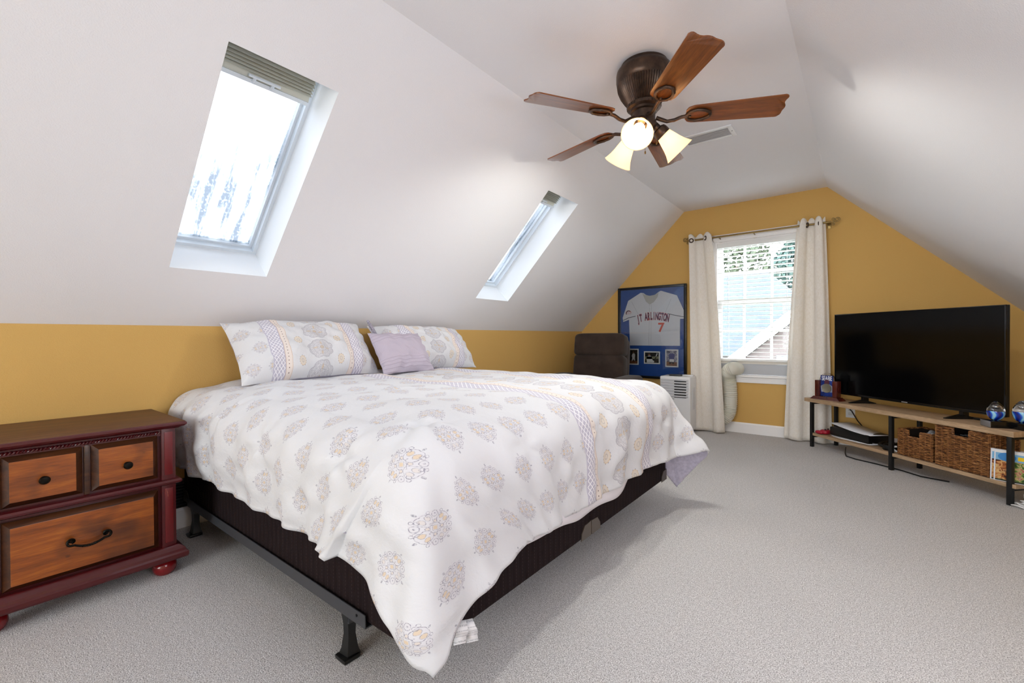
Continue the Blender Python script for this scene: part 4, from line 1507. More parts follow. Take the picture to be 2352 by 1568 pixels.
for sy in (-1, 1):
    tube(bm, [(x1 + .010, sy * .049, .262), (x1 + .036, sy * .049, .262)], .004, 8)
    lathe(bm, [(.009, 0), (.009, .003), (.005, .005)], 14, Matrix.Translation((x1 + .012, sy * .049, .262)) @ MK)
h_ = obj('bail_pull', bm, M_iron, dlow)
for xx in (x0 + .05, x1 - .035):
    for yy in (y0 + .035, y1 - .035):
        bm = B(); lathe(bm, [(0, 0), (.030, .001), (.040, .012), (.044, .028), (.042, .044), (.032, .058), (.020, .066), (.020, .072)], 24, Matrix.Translation((xx, yy, 0))); obj('bun_foot', bm, mat('glossy_red_lacquer', '#7a0d14', .18, coat=.5), t)

# floor-level wall register behind the nightstand
t = thing('wall_register', 'black louvred air register low on gold wall between nightstand and bed', 'vent', (XL, .775, .18))
bm = B(); box2(bm, 0, .006, -.10, .10, -.075, .085, .002)
for i in range(9): box(bm, (.008, 0, -.062 + i * .0165), (.012, .18, .003), 0, 0, Matrix.Rotation(.6, 4, 'Y'))
obj('grille', bm, M_blackmetal, t, smooth=False)

# ------------------------------------------------------------------ ceiling fan
FC = Vector((-.893, 2.264, CZ))
t = thing('ceiling_fan', 'bronze ceiling fan with five cherry wood blades and three lit glass shades', 'ceiling fan', FC)
BZ = 2.165 - CZ
bm = B()
lathe(bm, [(0, 0), (.118, 0), (.122, -.012), (.126, -.020), (.138, -.030), (.141, -.045), (.141, -.075), (.138, -.092), (.132, -.100)], 48)
obj('motor_housing', bm, M_bronze, t)
bm = B()
seg = 128
prof = [(.133, -.098), (.130, -.120), (.118, -.150), (.100, -.178), (.086, -.196), (.080, -.205)]
rings = []
for (r, z) in prof:
    rings.append([bm.verts.new(((r + (.0040 if k % 2 else -.0015)) * math.cos(2 * PI * k / seg), (r + (.0040 if k % 2 else -.0015)) * math.sin(2 * PI * k / seg), z)) for k in range(seg)])
for a, b in zip(rings, rings[1:]):
    for k in range(seg): bm.faces.new((a[k], a[(k + 1) % seg], b[(k + 1) % seg], b[k]))
obj('fluted_cup', bm, M_bronze, t, angle=20)
bm = B(); lathe(bm, [(.078, -.200), (.086, -.206), (.086, -.222), (.070, -.228), (.070, -.240), (.058, -.244), (.056, -.290), (.062, -.296), (.062, -.318), (.052, -.330), (.030, -.340), (.012, -.350), (0, -.352)], 40)
for k in range(28):
    a = 2 * PI * k / 28
    box(bm, (.086 * math.cos(a), .086 * math.sin(a), -.214), (.004, .006, .012), .001, 0, Matrix.Rotation(a, 4, 'Z'))
obj('switch_housing', bm, M_bronze, t)
M_blade = wood_material('cherry_blade', '#5a2c10', '#80461a', '#9c5c24', 'X', .9, .3, .45)


def blade_mesh():
    bm = B()
    L0_, L1_ = .205, .652
    top, bot = [], []
    n = 40
    for i in range(n + 1):
        u = i / n
        x = L0_ + (L1_ - L0_) * u
        wdt = .060 + .016 * u
        if u < .10: wdt *= (.55 + .45 * math.sqrt(max(0, 1 - (1 - u / .10) ** 2)))
        top.append((x, wdt)); bot.append((x, -wdt))
    w1 = .076
    tip = []
    for i in range(25):
        v = 1 - 2 * i / 24
        bulge = .006 + .0045 * math.sin(v * PI * 1.5 + .4) + .003 * math.cos(v * PI * 2.5) - .016 * abs(v) ** 10
        tip.append((L1_ + bulge, v * w1))
    poly = top[:-1] + tip + bot[::-1][1:]
    prism(bm, poly, -.003, .003, None, 0, .0012)
    return bm


def iron_mesh():
    bm = B()
    # arm from the hub, then a pointed loop on the underside of the blade
    tube(bm, [(.062, 0, -.004), (.085, 0, -.016), (.115, 0, -.030), (.150, 0, -.026), (.185, 0, -.012), (.215, 0, -.009)], [.010, .010, .009, .009, .009, .009], 10)
    loop = [(.205, .006, -.009), (.225, .030, -.009), (.255, .040, -.009), (.290, .034, -.009), (.318, .016, -.009), (.322, 0, -.009), (.318, -.016, -.009), (.290, -.034, -.009), (.255, -.040, -.009), (.225, -.030, -.009), (.205, -.006, -.009)]
    tube(bm, loop, [.0065, .007, .0075, .008, .0085, .0075, .0085, .008, .0075, .007, .0065], 10, closed=True)
    for (x, y) in ((.29, .034), (.29, -.034), (.225, 0)):
        lathe(bm, [(0, -.017), (.006, -.016), (.007, -.010)], 12, Matrix.Translation((x, y, 0)))
    return bm


bme = im = None
for k in range(5):
    a = math.radians(24.3 + 72 * k)
    if bme is None:
        bl = obj('blade', blade_mesh(), M_blade, t, angle=50)
        ir = obj('blade_iron', iron_mesh(), M_bronze, t)
        bme, im = bl, ir
    else:
        bl = bme.copy(); COL.objects.link(bl)
        ir = im.copy(); COL.objects.link(ir)
    pitch = Matrix.Rotation(math.radians(-12), 4, 'X')
    droop = Matrix.Rotation(math.radians(1.5), 4, 'Y')
    Mx = Matrix.Translation((0, 0, BZ)) @ Matrix.Rotation(a, 4, 'Z')
    bl.matrix_local = Mx @ droop @ pitch
    ir.matrix_local = Mx @ droop @ pitch @ Matrix.Translation((0, 0, 0))
m, nt, bs = new_mat('frosted_lamp_glass')
bs.inputs['Base Color'].default_value = lin('#f6e6c8')
bs.inputs['Roughness'].default_value = .4
bs.inputs['Emission Color'].default_value = lin('#ffe6bd')
bs.inputs['Emission Strength'].default_value = .80
tl = nt.nodes.new('ShaderNodeBsdfTranslucent'); tl.inputs[0].default_value = lin('#ffe7c4')
ms = nt.nodes.new('ShaderNodeMixShader'); ms.inputs[0].default_value = .5
nt.links.new(bs.outputs[0], ms.inputs[1]); nt.links.new(tl.outputs[0], ms.inputs[2])
nt.links.new(ms.outputs[0], nt.nodes['Material Output'].inputs['Surface'])
M_shade = m
M_bulb = mat('lit_bulb', '#fff4dc', .5, emis=('#ffe9c0', 9.0))
for k, (ang, tl_) in enumerate(((-78, 47), (42, 45), (162, 42))):
    a = math.radians(ang)
    dirv = Vector((math.cos(a) * math.sin(math.radians(tl_)), math.sin(a) * math.sin(math.radians(tl_)), -math.cos(math.radians(tl_))))
    base = Vector((math.cos(a) * .050, math.sin(a) * .050, -.300))
    neck = base + dirv * .040
    M_ = Matrix.Translation(neck) @ dirv.to_track_quat('Z', 'Y').to_matrix().to_4x4() @ Matrix.Scale(1.12, 4)
    bm = B(); tube(bm, [base - dirv * .02, neck], [.016, .020], 12)
    lathe(bm, [(.020, -.006), (.030, .0), (.034, .012), (.035, .030), (.033, .036)], 24, M_)
    lh = obj('lamp_holder', bm, M_bronze, t)
    bm = B(); lathe(bm, [(.030, .030), (.034, .045), (.039, .065), (.045, .090), (.053, .115), (.064, .138), (.068, .144)], 36, M_)
    so = obj('glass_shade', bm, M_shade, t); solidify(so, .003, 0)
    bm = B(); lathe(bm, [(.012, .035), (.014, .05), (.024, .075), (.026, .078), (.022, .088), (.012, .095), (0, .097)], 20, M_)
    bo = obj('bulb', bm, M_bulb, so)
    ld = bpy.data.lights.new('fan_lamp', 'SPOT'); ld.energy = 27.0; ld.color = (.96, 1.0, .96); ld.shadow_soft_size = .03; ld.spot_size = math.radians(148); ld.spot_blend = 1.0
    lo = bpy.data.objects.new('fan_lamp', ld); COL.objects.link(lo); lo.location = FC + M_ @ Vector((0, 0, .125)); lo.rotation_euler = dirv.to_track_quat('-Z', 'Y').to_euler()
    ld = bpy.data.lights.new('fan_bulb', 'POINT'); ld.energy = 3.4; ld.color = (1.0, .90, .76); ld.shadow_soft_size = .01
    lo = bpy.data.objects.new('fan_bulb', ld); COL.objects.link(lo); lo.location = FC + M_ @ Vector((0, 0, .108))
for (px_, py_, ln_) in ((.05, .03, .16), (-.02, .055, .20)):
    bm = B(); tube(bm, [(px_, py_, -.30), (px_ + .004, py_ + .002, -.30 - ln_ * .6)], .0012, 5)
    lathe(bm, [(0, 0), (.004, .004), (.004, .014), (0, .02)], 10, Matrix.Translation((px_ + .004, py_ + .002, -.30 - ln_ * .6 - .018)))
    obj('pull_chain', bm, M_brass, t)

# ceiling vent
t = thing('ceiling_vent', 'white louvred ceiling air vent beyond the fan', 'vent', (-.855, 3.335, CZ), 0)
bm = B()
hw, hd = .175, .092
for (xa, xb_, ya, yb_) in ((-hw + .029, hw - .029, -hd + .0004, -hd + .022), (-hw + .029, hw - .029, hd - .022, hd - .0004), (-hw, -hw + .030, -hd, hd), (hw - .030, hw, -hd, hd)):
    box2(bm, xa, xb_, ya, yb_, -.008, 0, .003)
obj('vent_frame', bm, M_white, t)
bm = B()
for i in range(6): box(bm, (0, -.058 + i * .0232, -.005), (2 * hw - .06, .020, .0015), 0, 0, Matrix.Rotation(math.radians(16), 4, 'X'))
box(bm, (0, 0, -.0015), (2 * hw - .05, .15, .001))
obj('vent_slats', bm, mat('vent_grey', '#d9d7d7', .5), t, smooth=False)
for sx in (-1, 1):
    bm = B(); lathe(bm, [(0, -.0095), (.004, -.0088), (.0045, -.008)], 10, Matrix.Translation((sx * (hw - .014), 0, 0))); obj('screw', bm, M_greymetal, t)

# ------------------------------------------------------------------ TV stand and what stands on it
L0v = Vector((-.347, 4.923, 0))
ANG = math.atan2(-.685, .729)
dS = Vector((math.cos(ANG), math.sin(ANG), 0)); dT = Vector((-math.sin(ANG), math.cos(ANG), 0))


def SP(s, tt_, z): return L0v + dS * s + dT * tt_ + Vector((0, 0, z))


SD = .265
TOPZ0, TOPZ1, SHZ0, SHZ1 = .412, .445, .106, .130
M_oak = wood_material('light_oak_laminate', '#9a8163', '#b89a79', '#c9ad8c', 'X', 1.3, .5, .05, False, 1.3)
t = thing('tv_stand', 'low light oak tv stand with black metal legs across the right corner', 'tv stand', L0v, ANG)
bm = B(); box2(bm, -.070, 1.478, -.022, SD, TOPZ0, TOPZ1, .0015); obj('top_board', bm, M_oak, t)
bm = B(); box2(bm, -.010, 1.482, -.010, SD - .01, SHZ0, SHZ1, .0015); obj('lower_shelf', bm, M_oak, t)
for s_ in (0, .735, 1.452):
    for tt_ in (-.004, SD - .016):
        bm = B(); box2(bm, s_ - .0125, s_ + .0125, tt_ - .0125, tt_ + .0125, 0, TOPZ0, .002); obj('leg', bm, M_blackmetal, t)
    bm = B(); box2(bm, s_ - .010, s_ + .010, .008, SD - .028, SHZ0 - .018, SHZ0, .001); obj('shelf_bar', bm, M_blackmetal, t)
    bm = B(); box2(bm, s_ - .010, s_ + .010, .008, SD - .028, TOPZ0 - .018, TOPZ0, .001); obj('top_bar', bm, M_blackmetal, t)

# television
TVT = .155
t = thing('television', 'large black flat screen television standing on the oak tv stand', 'television', SP(.705, TVT, TOPZ1), ANG)
hw, z0, z1 = .621, .054, .768
bm = B(); box2(bm, -hw, hw, 0, .028, z0, z1, .004); box2(bm, -hw + .15, hw - .15, .028, .06, z0 + .03, z0 + .40, .012); obj('cabinet', bm, M_black, t)
bm = B()
for (xa, xb_, za, zb2) in ((-hw, hw, z0, z0 + .018), (-hw, hw, z1 - .008, z1), (-hw, -hw + .008, z0, z1), (hw - .008, hw, z0, z1)):
    box2(bm, xa, xb_, -.008, .004, za, zb2, .002)
obj('bezel', bm, mat('gloss_black_bezel', '#08080a', .18), t)
bm = B(); box2(bm, -hw + .007, hw - .007, -.004, .001, z0 + .017, z1 - .007); obj('screen', bm, mat('black_screen', '#050506', .12, spec=.28), t, smooth=False)
bm = B(); box2(bm, -.022, .022, -.0088, -.0078, z0 + .006, z0 + .011); obj('name_plate', bm, mat('pale_silver', '#b9bcc0', .4, .5), t, smooth=False)
for sx in (-1, 1):
    bm = B()
    xf_ = sx * .365
    prism(bm, [(xf_ - .012, .06), (xf_ + .012, .06), (xf_ + .012, .010), (xf_ - .012, .010)], .010, z0 + .02)
    # splayed foot: front toe and rear toe
    for (tx, ty, wd_) in ((xf_ - sx * 0 - .020, -.098, .016), (xf_ + .04, .098, .016)):
        a0 = Vector((xf_, .02, 0)); b0 = Vector((tx, ty, 0))
        sd = (b0 - a0).cross(Vector((0, 0, 1))).normalized()
        vs = [a0 + sd * .020, a0 - sd * .020, b0 - sd * wd_ * .6, b0 + sd * wd_ * .6]
        lo_ = [bm.verts.new((p.x, p.y, 0)) for p in vs]
        hi_ = [bm.verts.new((p.x, p.y, .030 if i < 2 else .006)) for i, p in enumerate(vs)]
        bm.faces.new(lo_); bm.faces.new(hi_)
        for i in range(4): bm.faces.new((lo_[i], lo_[(i + 1) % 4], hi_[(i + 1) % 4], hi_[i]))
    obj('foot', bm, M_black, t, smooth=False)

# award with coin in a wooden stand
M_cherry = wood_material('cherry_award_wood', '#3a120b', '#571c12', '#6a2618', 'Z', 1.0, .25, .5)
t = thing('award', 'cherry wood award holding blue plaque with silver coin at window end of stand', 'award', SP(.100, .062, TOPZ1), ANG + math.radians(14))
t.scale = (1.15, 1.15, 1.15)
bm = B()
hi, lo_ = .088, .112
v = [bm.verts.new(p) for p in ((-lo_, -.042, 0), (lo_, -.042, 0), (lo_, .042, 0), (-lo_, .042, 0), (-hi, -.034, .024), (hi, -.034, .024), (hi, .034, .024), (-hi, .034, .024))]
for q in ((3, 2, 1, 0), (4, 5, 6, 7), (0, 1, 5, 4), (1, 2, 6, 5), (2, 3, 7, 6), (3, 0, 4, 7)): bm.faces.new([v[i] for i in q])
obj('base', bm, M_cherry, t, smooth=False)
for sx in (-1, 1):
    bm = B(); box2(bm, sx * .066 - .017, sx * .066 + .017, -.026, .026, .024, .150, .003); obj('pillar', bm, M_cherry, t)
bm = B()
arch = [(-.058, .024), (.058, .024), (.058, .150)] + [(.058 * math.cos(a), .150 + .058 * math.sin(a)) for a in np.linspace(0, PI, 20)][1:] 
prism(bm, arch, -.004, .004, Matrix.Rotation(PI / 2, 4, 'X'))
obj('acrylic_arch', bm, glass('clear_acrylic'), t, angle=30)
bm = B(); box2(bm, -.047, .047, -.010, -.005, .027, .190); pq_ = obj('plaque', bm, mat('royal_blue_print', '#1d3a8f', .3, vary=(30, '#16235c')), t, smooth=False)
text_obj('plaque_word', 'SEABE', .036, Matrix.Translation((0, -.0106, .166)) @ MJ @ Matrix.Diagonal((.80, 1.35, 1, 1)), mat('white_print', '#e8eaf2', .4), pq_, .0003, .0008)
bm = B(); prism(bm, [(-.018, .122), (.018, .122), (.020, .142), (.014, .156), (-.010, .158), (-.018, .145)], .0104, .0112, MJ); obj('print_portrait', bm, mat('portrait_maroon', '#54263a', .5), pq_, smooth=False)
bm = B(); prism(bm, [(-.040, .060), (.040, .060), (.046, .105), (.020, .122), (-.020, .122), (-.046, .105)], .0103, .0107, MJ); obj('print_uniform', bm, mat('print_grey_uniform', '#9aa0b4', .5), pq_, smooth=False)
bm = B(); lathe(bm, [(0, .005), (.030, .0045), (.034, .0055), (.036, .003), (.036, 0)], 36, Matrix.Translation((0, -.0108, .090)) @ MJ); obj('coin', bm, mat('struck_silver', '#a9a595', .35, .85, bump=(140, .6, .003)), t, label='round silver coin')


# art-glass eggs on black bases
def egg_glass_material():
    m, nt, bs = new_mat('blue_swirl_glass')
    X.nt = nt
    tc = nt.nodes.new('ShaderNodeTexCoord'); sp_ = nt.nodes.new('ShaderNodeSeparateXYZ'); nt.links.new(tc.outputs['Object'], sp_.inputs[0])
    x_, y_, z_ = (X(sp_.outputs[i]) for i in range(3))
    ang = at2(y_, x_)
    sw = ((ang * 5.0 + (z_ * 60.0).sin() * 1.6).sin() * .5 + .5)
    r = ramp(nt, sw.v, [(.0, lin('#06186e')), (.45, lin('#0b3fc4')), (.70, lin('#1f7ae6')), (.92, lin('#9fd8f2'))])
    nt.links.new(r.outputs[0], bs.inputs['Base Color'])
    bs.inputs['Roughness'].default_value = .08
    bs.inputs['Coat Weight'].default_value = 1.0
    return m


M_egg = egg_glass_material()
M_clear = glass('clear_art_glass', (1, 1, 1, 1))
M_plaque = mat('engraved_silver', '#8f9094', .4, .6, bump=(160, .4, .002))


def glass_egg(label, loc, r, h, zb_, baserot, plaque, cap):
    t = thing('art_glass_egg', label, 'ornament', loc, baserot, 'blue art glass eggs on black bases')
    bm = B(); box2(bm, -.049, .049, -.049, .049, 0, zb_, .002); obj('base', bm, mat('polished_black_stone', '#0a0a0c', .12), t)
    if plaque:
        bm = B(); box2(bm, -.048, .048, -.0515, -.048, .003, zb_ - .003, .0005); obj('plaque', bm, M_plaque, t, label='engraved silver plaque')
    prof = []
    for i in range(25):
        u = i / 24
        a = u * PI
        rr = r * math.sin(a) * (1.0 - .20 * (u - .38)) if u < 1 else 0
        rr *= 1 - .34 * max(0, (u - .45) / .55) ** 1.2
        prof.append((max(rr, 0), zb_ - .002 + h * (1 - math.cos(a)) / 2))
    cut = 12
    bm = B(); lathe(bm, [(p[0] * .985, p[1]) for p in prof[:cut + 1]] + [(0, prof[cut][1])], 36); obj('blue_body', bm, M_egg, t)
    bm = B(); lathe(bm, [(0, prof[cut][1] + .0006)] + [(prof[cut][0], prof[cut][1] + .0006)] + prof[cut + 1:], 36); cl = obj('clear_dome', bm, M_clear, t)
    bm = B(); lathe(bm, [(r * .30 * math.sin(PI * i / 12), prof[cut][1] + .012 + r * .24 * (1 - math.cos(PI * i / 12)) / 2 * 2) for i in range(13)], 20); obj('bubble', bm, mat('bubble_mirror', '#cfd3d8', .05, .9), cl)
    if cap:
        bm = B(); lathe(bm, [(q[0] * .97, q[1] - .0015) for q in prof[21:]], 28); obj('blue_cap', bm, M_egg, cl)
    return t


glass_egg('rounder blue swirl glass egg on black base with a silver plaque', SP(1.335, .062, TOPZ1), .044, .122, .042, ANG - math.radians(29), True, True)
glass_egg('pointed clear topped blue glass egg at the near end of the tv stand', SP(1.425, .125, TOPZ1), .046, .136, .042, ANG - math.radians(10), False, False)

t = thing('wifi_router', 'white upright router at the near end of the tv stand, edge of view', 'router', SP(1.395, .222, TOPZ1), ANG + .5)
bm = B(); box2(bm, -.03, .06, -.018, .018, 0, .165, .006); obj('body', bm, M_white, t)
bm = B(); box2(bm, -.035, .065, -.028, .028, 0, .008, .003); obj('stand', bm, M_white, t)
t = thing('remote_control', 'black remote control lying behind the glass eggs on the tv stand', 'remote control', SP(1.15, .232, TOPZ1), ANG)
bm = B(); box2(bm, -.08, .08, -.018, .018, 0, .014, .004); obj('body', bm, M_black, t)

# lower shelf: game console, headset, red controller
t = thing('game_console', 'white and black game console lying on left bay of the lower shelf', 'game console', SP(.335, .135, SHZ1), ANG - math.radians(2))
M_consw = mat('console_white', '#e2e2e6', .4)
for nm, z, rot_, rad in (('lower_plate', .006, 0, 0), ('upper_plate', .098, 0, 0)):
    bm = B()
    n = 24
    rows = []
    for i in range(n + 1):
        u = i / n
        x = -.20 + .40 * u
        yb_ = .105 - .03 * u ** 3
        dz = (.014 * math.cos(u * PI) if nm == 'upper_plate' else -.004 * math.cos(u * PI) + .0)
        rows.append([bm.verts.new((x, -.115 + .035 * (1 - u) ** 4 + .02 * u ** 5, z + dz)), bm.verts.new((x, yb_, z + dz - .004))])
    for a, b in zip(rows, rows[1:]): bm.faces.new((a[0], a[1], b[1], b[0]))
    o = obj(nm, bm, M_consw, t); solidify(o, .006, 0)
bm = B(); box2(bm, -.185, .195, -.105, .095, .012, .086, .012); obj('black_core', bm, M_black, t)
t = thing('headset', 'black gaming headset lying in front of the middle stand leg', 'headset', SP(.625, .110, SHZ1), ANG)
bm = B()
tube(bm, [(.055 * math.cos(a), .072 * math.sin(a), .020 + .012 * math.sin(a * .5)) for a in np.linspace(.3, 2 * PI - .3, 30)], .012, 8); obj('headband', bm, M_black, t)
for yy in (-.05, .05):
    bm = B(); lathe(bm, [(0, 0), (.034, 0), (.040, .010), (.038, .040), (.024, .050), (0, .050)], 20, Matrix.Translation((.035, yy, 0))); obj('ear_cup', bm, M_black, t)
bm = B(); tube(bm, [(-.02, -.06, .03), (-.06, -.07, .026), (-.085, -.062, .024)], .003, 6); obj('microphone_boom', bm, mat('boom_grey', '#8c8f94', .4), t)
t = thing('game_controller', 'red game controller lying beside the white game console', 'game controller', SP(.085, .055, SHZ1), ANG + .3)
M_redp = mat('red_plastic', '#a5122c', .35)
bm = B(); cushion(bm, (0, 0, .022), (.075, .09, .04), seg=10, p=3); obj('body', bm, M_redp, t, angle=80)
for sy in (-1, 1):
    bm = B(); cushion(bm, (-.03, sy * .04, .017), (.07, .035, .034), seg=8, p=2.4); obj('grip', bm, M_redp, t, angle=80)
    bm = B(); lathe(bm, [(.006, 0), (.006, .008), (.009, .010), (0, .012)], 12, Matrix.Translation((.01, sy * .022, .040))); obj('thumbstick', bm, M_black, t)
o = obj('cable_hook', tube(B(), [(0, 0, .012), (-.012, -.006, .018), (-.022, -.008, .032), (-.016, -.006, .046), (0, 0, .048)], .007, 8), M_white)
o.location = SP(.742, .035, SHZ1)
tag(o, 'short white bent cable end beside the low basket on the shelf', 'cable')

# wicker baskets
m, nt, bs = new_mat('brown_wicker')
n_ = noise(nt, 34, 3, rough=.7, stretch=(.8, .8, 4.0))
r_ = ramp(nt, n_.outputs[0], [(.30, lin('#2c180b')), (.44, lin('#6a3f1e')), (.58, lin('#9c6838')), (.72, lin('#cfa06a'))])
nt.links.new(r_.outputs[0], bs.inputs['Base Color']); bs.inputs['Roughness'].default_value = .5
M_wick = m
M_wickdark = mat('dark_wicker_core', '#23140b', .9)  # plain dark brown liner behind the woven strands


def basket(label, s0_, s1_, t0_, t1_, h, gap_w, gap_d):
    w, dd_ = s1_ - s0_, t1_ - t0_
    t = thing('wicker_basket', label, 'basket', SP((s0_ + s1_) / 2, (t0_ + t1_) / 2, SHZ1), ANG, 'wicker baskets on the lower shelf')
    wl, dl = w - .016, dd_ - .016
    # inner wall, open at the top and at the hand hole
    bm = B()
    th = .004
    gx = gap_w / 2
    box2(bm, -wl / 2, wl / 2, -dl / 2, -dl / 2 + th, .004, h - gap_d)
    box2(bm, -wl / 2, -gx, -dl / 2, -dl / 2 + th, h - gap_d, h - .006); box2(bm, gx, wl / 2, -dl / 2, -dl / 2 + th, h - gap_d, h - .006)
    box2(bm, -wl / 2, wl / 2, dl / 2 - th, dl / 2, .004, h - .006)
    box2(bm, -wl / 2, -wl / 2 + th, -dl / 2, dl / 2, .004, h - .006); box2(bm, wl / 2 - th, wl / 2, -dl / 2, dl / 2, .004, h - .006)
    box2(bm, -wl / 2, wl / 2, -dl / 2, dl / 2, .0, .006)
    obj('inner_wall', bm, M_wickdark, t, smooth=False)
    # woven strands
    bm = B()
    rows_ = int(h / .0078)
    r = random.Random(int(w * 1000))
    step = .012
    pitch_ = .036
    for k in range(rows_):
        z = .008 + k * (h - .014) / max(rows_ - 1, 1)
        path = []
        def seg_(p, q):
            L = math.dist(p, q)
            n = max(2, int(L / step))
            for i in range(n):
                u = i / n
                path.append((p[0] + (q[0] - p[0]) * u, p[1] + (q[1] - p[1]) * u))
        gap = z > h - gap_d
        hx_, hy_ = w / 2 - .007, dd_ / 2 - .007
        start = (gx, -hy_) if gap else (-hx_, -hy_)
        if gap:
            for p, q in (((gx, -hy_), (hx_, -hy_)), ((hx_, -hy_), (hx_, hy_)), ((hx_, hy_), (-hx_, hy_)), ((-hx_, hy_), (-hx_, -hy_)), ((-hx_, -hy_), (-gx, -hy_))): seg_(p, q)
            path.append((-gx, -hy_))
        else:
            for p, q in (((-hx_, -hy_), (hx_, -hy_)), ((hx_, -hy_), (hx_, hy_)), ((hx_, hy_), (-hx_, hy_)), ((-hx_, hy_), (-hx_, -hy_))): seg_(p, q)
        pts_ = []
        for (x, y) in path:
            m_ = max(abs(x) / hx_, abs(y) / hy_)
            s_ = (x if abs(y) >= hy_ - 1e-6 else y)
            off = .0032 * math.sin(2 * PI * s_ / (2 * pitch_) + (PI if k % 2 else 0) + .5)
            if abs(y) >= hy_ - 1e-6: y += math.copysign(off, y)
            else: x += math.copysign(off, x)
            pts_.append((x, y, z + r.uniform(-.0022, .0022)))
        tube(bm, pts_, [r.uniform(.0026, .0042) for _ in pts_], 5, closed=not gap)
    # uprights and braided rim
    for sgn in (-1, 1):
        n = int(w / pitch_)
        for i in range(n + 1):
            x = -w / 2 + .010 + (w - .020) * i / n
            top = h if not (sgn < 0 and abs(x) < gx) else h - gap_d
            tube(bm, [(x, sgn * (dd_ / 2 - .006), .004), (x, sgn * (dd_ / 2 - .006), top)], .0040, 5)
        n = int(dd_ / pitch_)
        for i in range(n + 1):
            y = -dd_ / 2 + .010 + (dd_ - .020) * i / n
            tube(bm, [(sgn * (w / 2 - .006), y, .004), (sgn * (w / 2 - .006), y, h)], .0040, 5)
    obj('weave', bm, M_wick, t)
    bm = B()
    hx_, hy_ = w / 2 - .007, dd_ / 2 - .007
    rimp = [(gx, -hy_, h - gap_d), (gx, -hy_, h), (hx_, -hy_, h), (hx_, hy_, h), (-hx_, hy_, h), (-hx_, -hy_, h), (-gx, -hy_, h), (-gx, -hy_, h - gap_d)]
    for ph in (0, PI):
        path = []
        for p, q in list(zip(rimp, rimp[1:])) + [(rimp[-1], rimp[0])]:
            n = max(2, int(math.dist(p, q) / .008))
            for i in range(n):
                u = i / n
                path.append(tuple(p[j] + (q[j] - p[j]) * u for j in range(3)))
        tube(bm, [(p[0] + .003 * math.cos(i * 1.3 + ph), p[1] + .003 * math.sin(i * 1.3 + ph), p[2] + .003 * math.cos(i * 1.3 + ph)) for i, p in enumerate(path)], .0055, 6, closed=True)
    obj('rim', bm, M_wick, t)
    return t


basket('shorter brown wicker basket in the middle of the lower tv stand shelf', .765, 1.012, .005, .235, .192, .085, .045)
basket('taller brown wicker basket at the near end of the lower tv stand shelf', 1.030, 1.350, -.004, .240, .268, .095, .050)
# what shows inside the baskets
t = thing('plastic_bag', 'crumpled clear plastic bag lying inside the shorter wicker basket', 'bag', SP(.955, .10, SHZ1 + .10), ANG)
bm = B(); bmesh.ops.create_icosphere(bm, subdivisions=4, radius=.06)
for v in bm.verts:
    k = 1 + .25 * math.sin(v.co.x * 90 + v.co.z * 60) * math.cos(v.co.y * 80)
    v.co = Vector((v.co.x * k, v.co.y * k * 1.2, v.co.z * k * .95 + .045))
obj('film', bm, mat('clear_film', '#c9ccd2', .2, trans=.4), t)
t = thing('cable_bundle', 'dark bundle of cables showing through the taller basket handle opening', 'cables', SP(1.17, .09, SHZ1 + .02), ANG)
bm = B()
r = random.Random(5)
for k in range(9):
    pts_ = [(.07 * math.cos(a + k) + r.uniform(-.01, .01), .055 * math.sin(a + k) + r.uniform(-.01, .01), .165 + .022 * math.sin(2 * a + k) + .003 * k) for a in np.linspace(0, 2 * PI, 26)[:-1]]
    tube(bm, pts_, .0045, 6, closed=True, mi=0 if k % 3 else 1)
for k in range(3):
    tube(bm, [(-.02 + .03 * k, -.02, .0), (-.02 + .02 * k, 0, .09), (-.01 + .02 * k, .01, .165)], .005, 6)
obj('cords', bm, [M_black, mat('grey_cord', '#7f868e', .4)], t)

# two game cases leaning at the end of the shelf
def cover_material():
    m, nt, bs = new_mat('printed_game_cover')
    X.nt = nt
    tc = nt.nodes.new('ShaderNodeTexCoord'); sp_ = nt.nodes.new('ShaderNodeSeparateXYZ'); nt.links.new(tc.outputs['Object'], sp_.inputs[0])
    x_, z_ = X(sp_.outputs[0]), X(sp_.outputs[2])
    v = nt.nodes.new('ShaderNodeTexVoronoi'); v.inputs['Scale'].default_value = 95
    nt.links.new(tc.outputs['Object'], v.inputs['Vector'])
    n = noise(nt, 42, 3, dist=1.0)
    r1 = ramp(nt, n.outputs[0], [(.34, lin('#3c1a14')), (.46, lin('#b0622c')), (.56, lin('#e0b878')), (.66, lin('#7a2a20'))])
    r2 = ramp(nt, n.outputs[0], [(.34, lin('#2f4a24')), (.46, lin('#6f8a3c')), (.55, lin('#cbb27e')), (.64, lin('#a03a3a')), (.72, lin('#d9d2c4'))])
    c = mixc(nt, x_.gt(.060), r1.outputs[0], r2.outputs[0])
    c = mixc(nt, z_.gt(.128), c, lin('#7fb4d8'))
    c = mixc(nt, z_.gt(.172), c, lin('#e8e6e4'))
    c = mixc(nt, below(hyp((x_ - .055) / 1.5, z_ - .150), .026), c, lin('#3f86c8'))
    c = mixc(nt, x_.gt(.100) * z_.gt(.138) * z_.lt(.160), c, lin('#f0c814'))
    c = mixc(nt, z_.lt(.014), c, lin('#2f3a26'))
    nt.links.new(c, bs.inputs['Base Color'])
    bs.inputs['Roughness'].default_value = .25
    return m


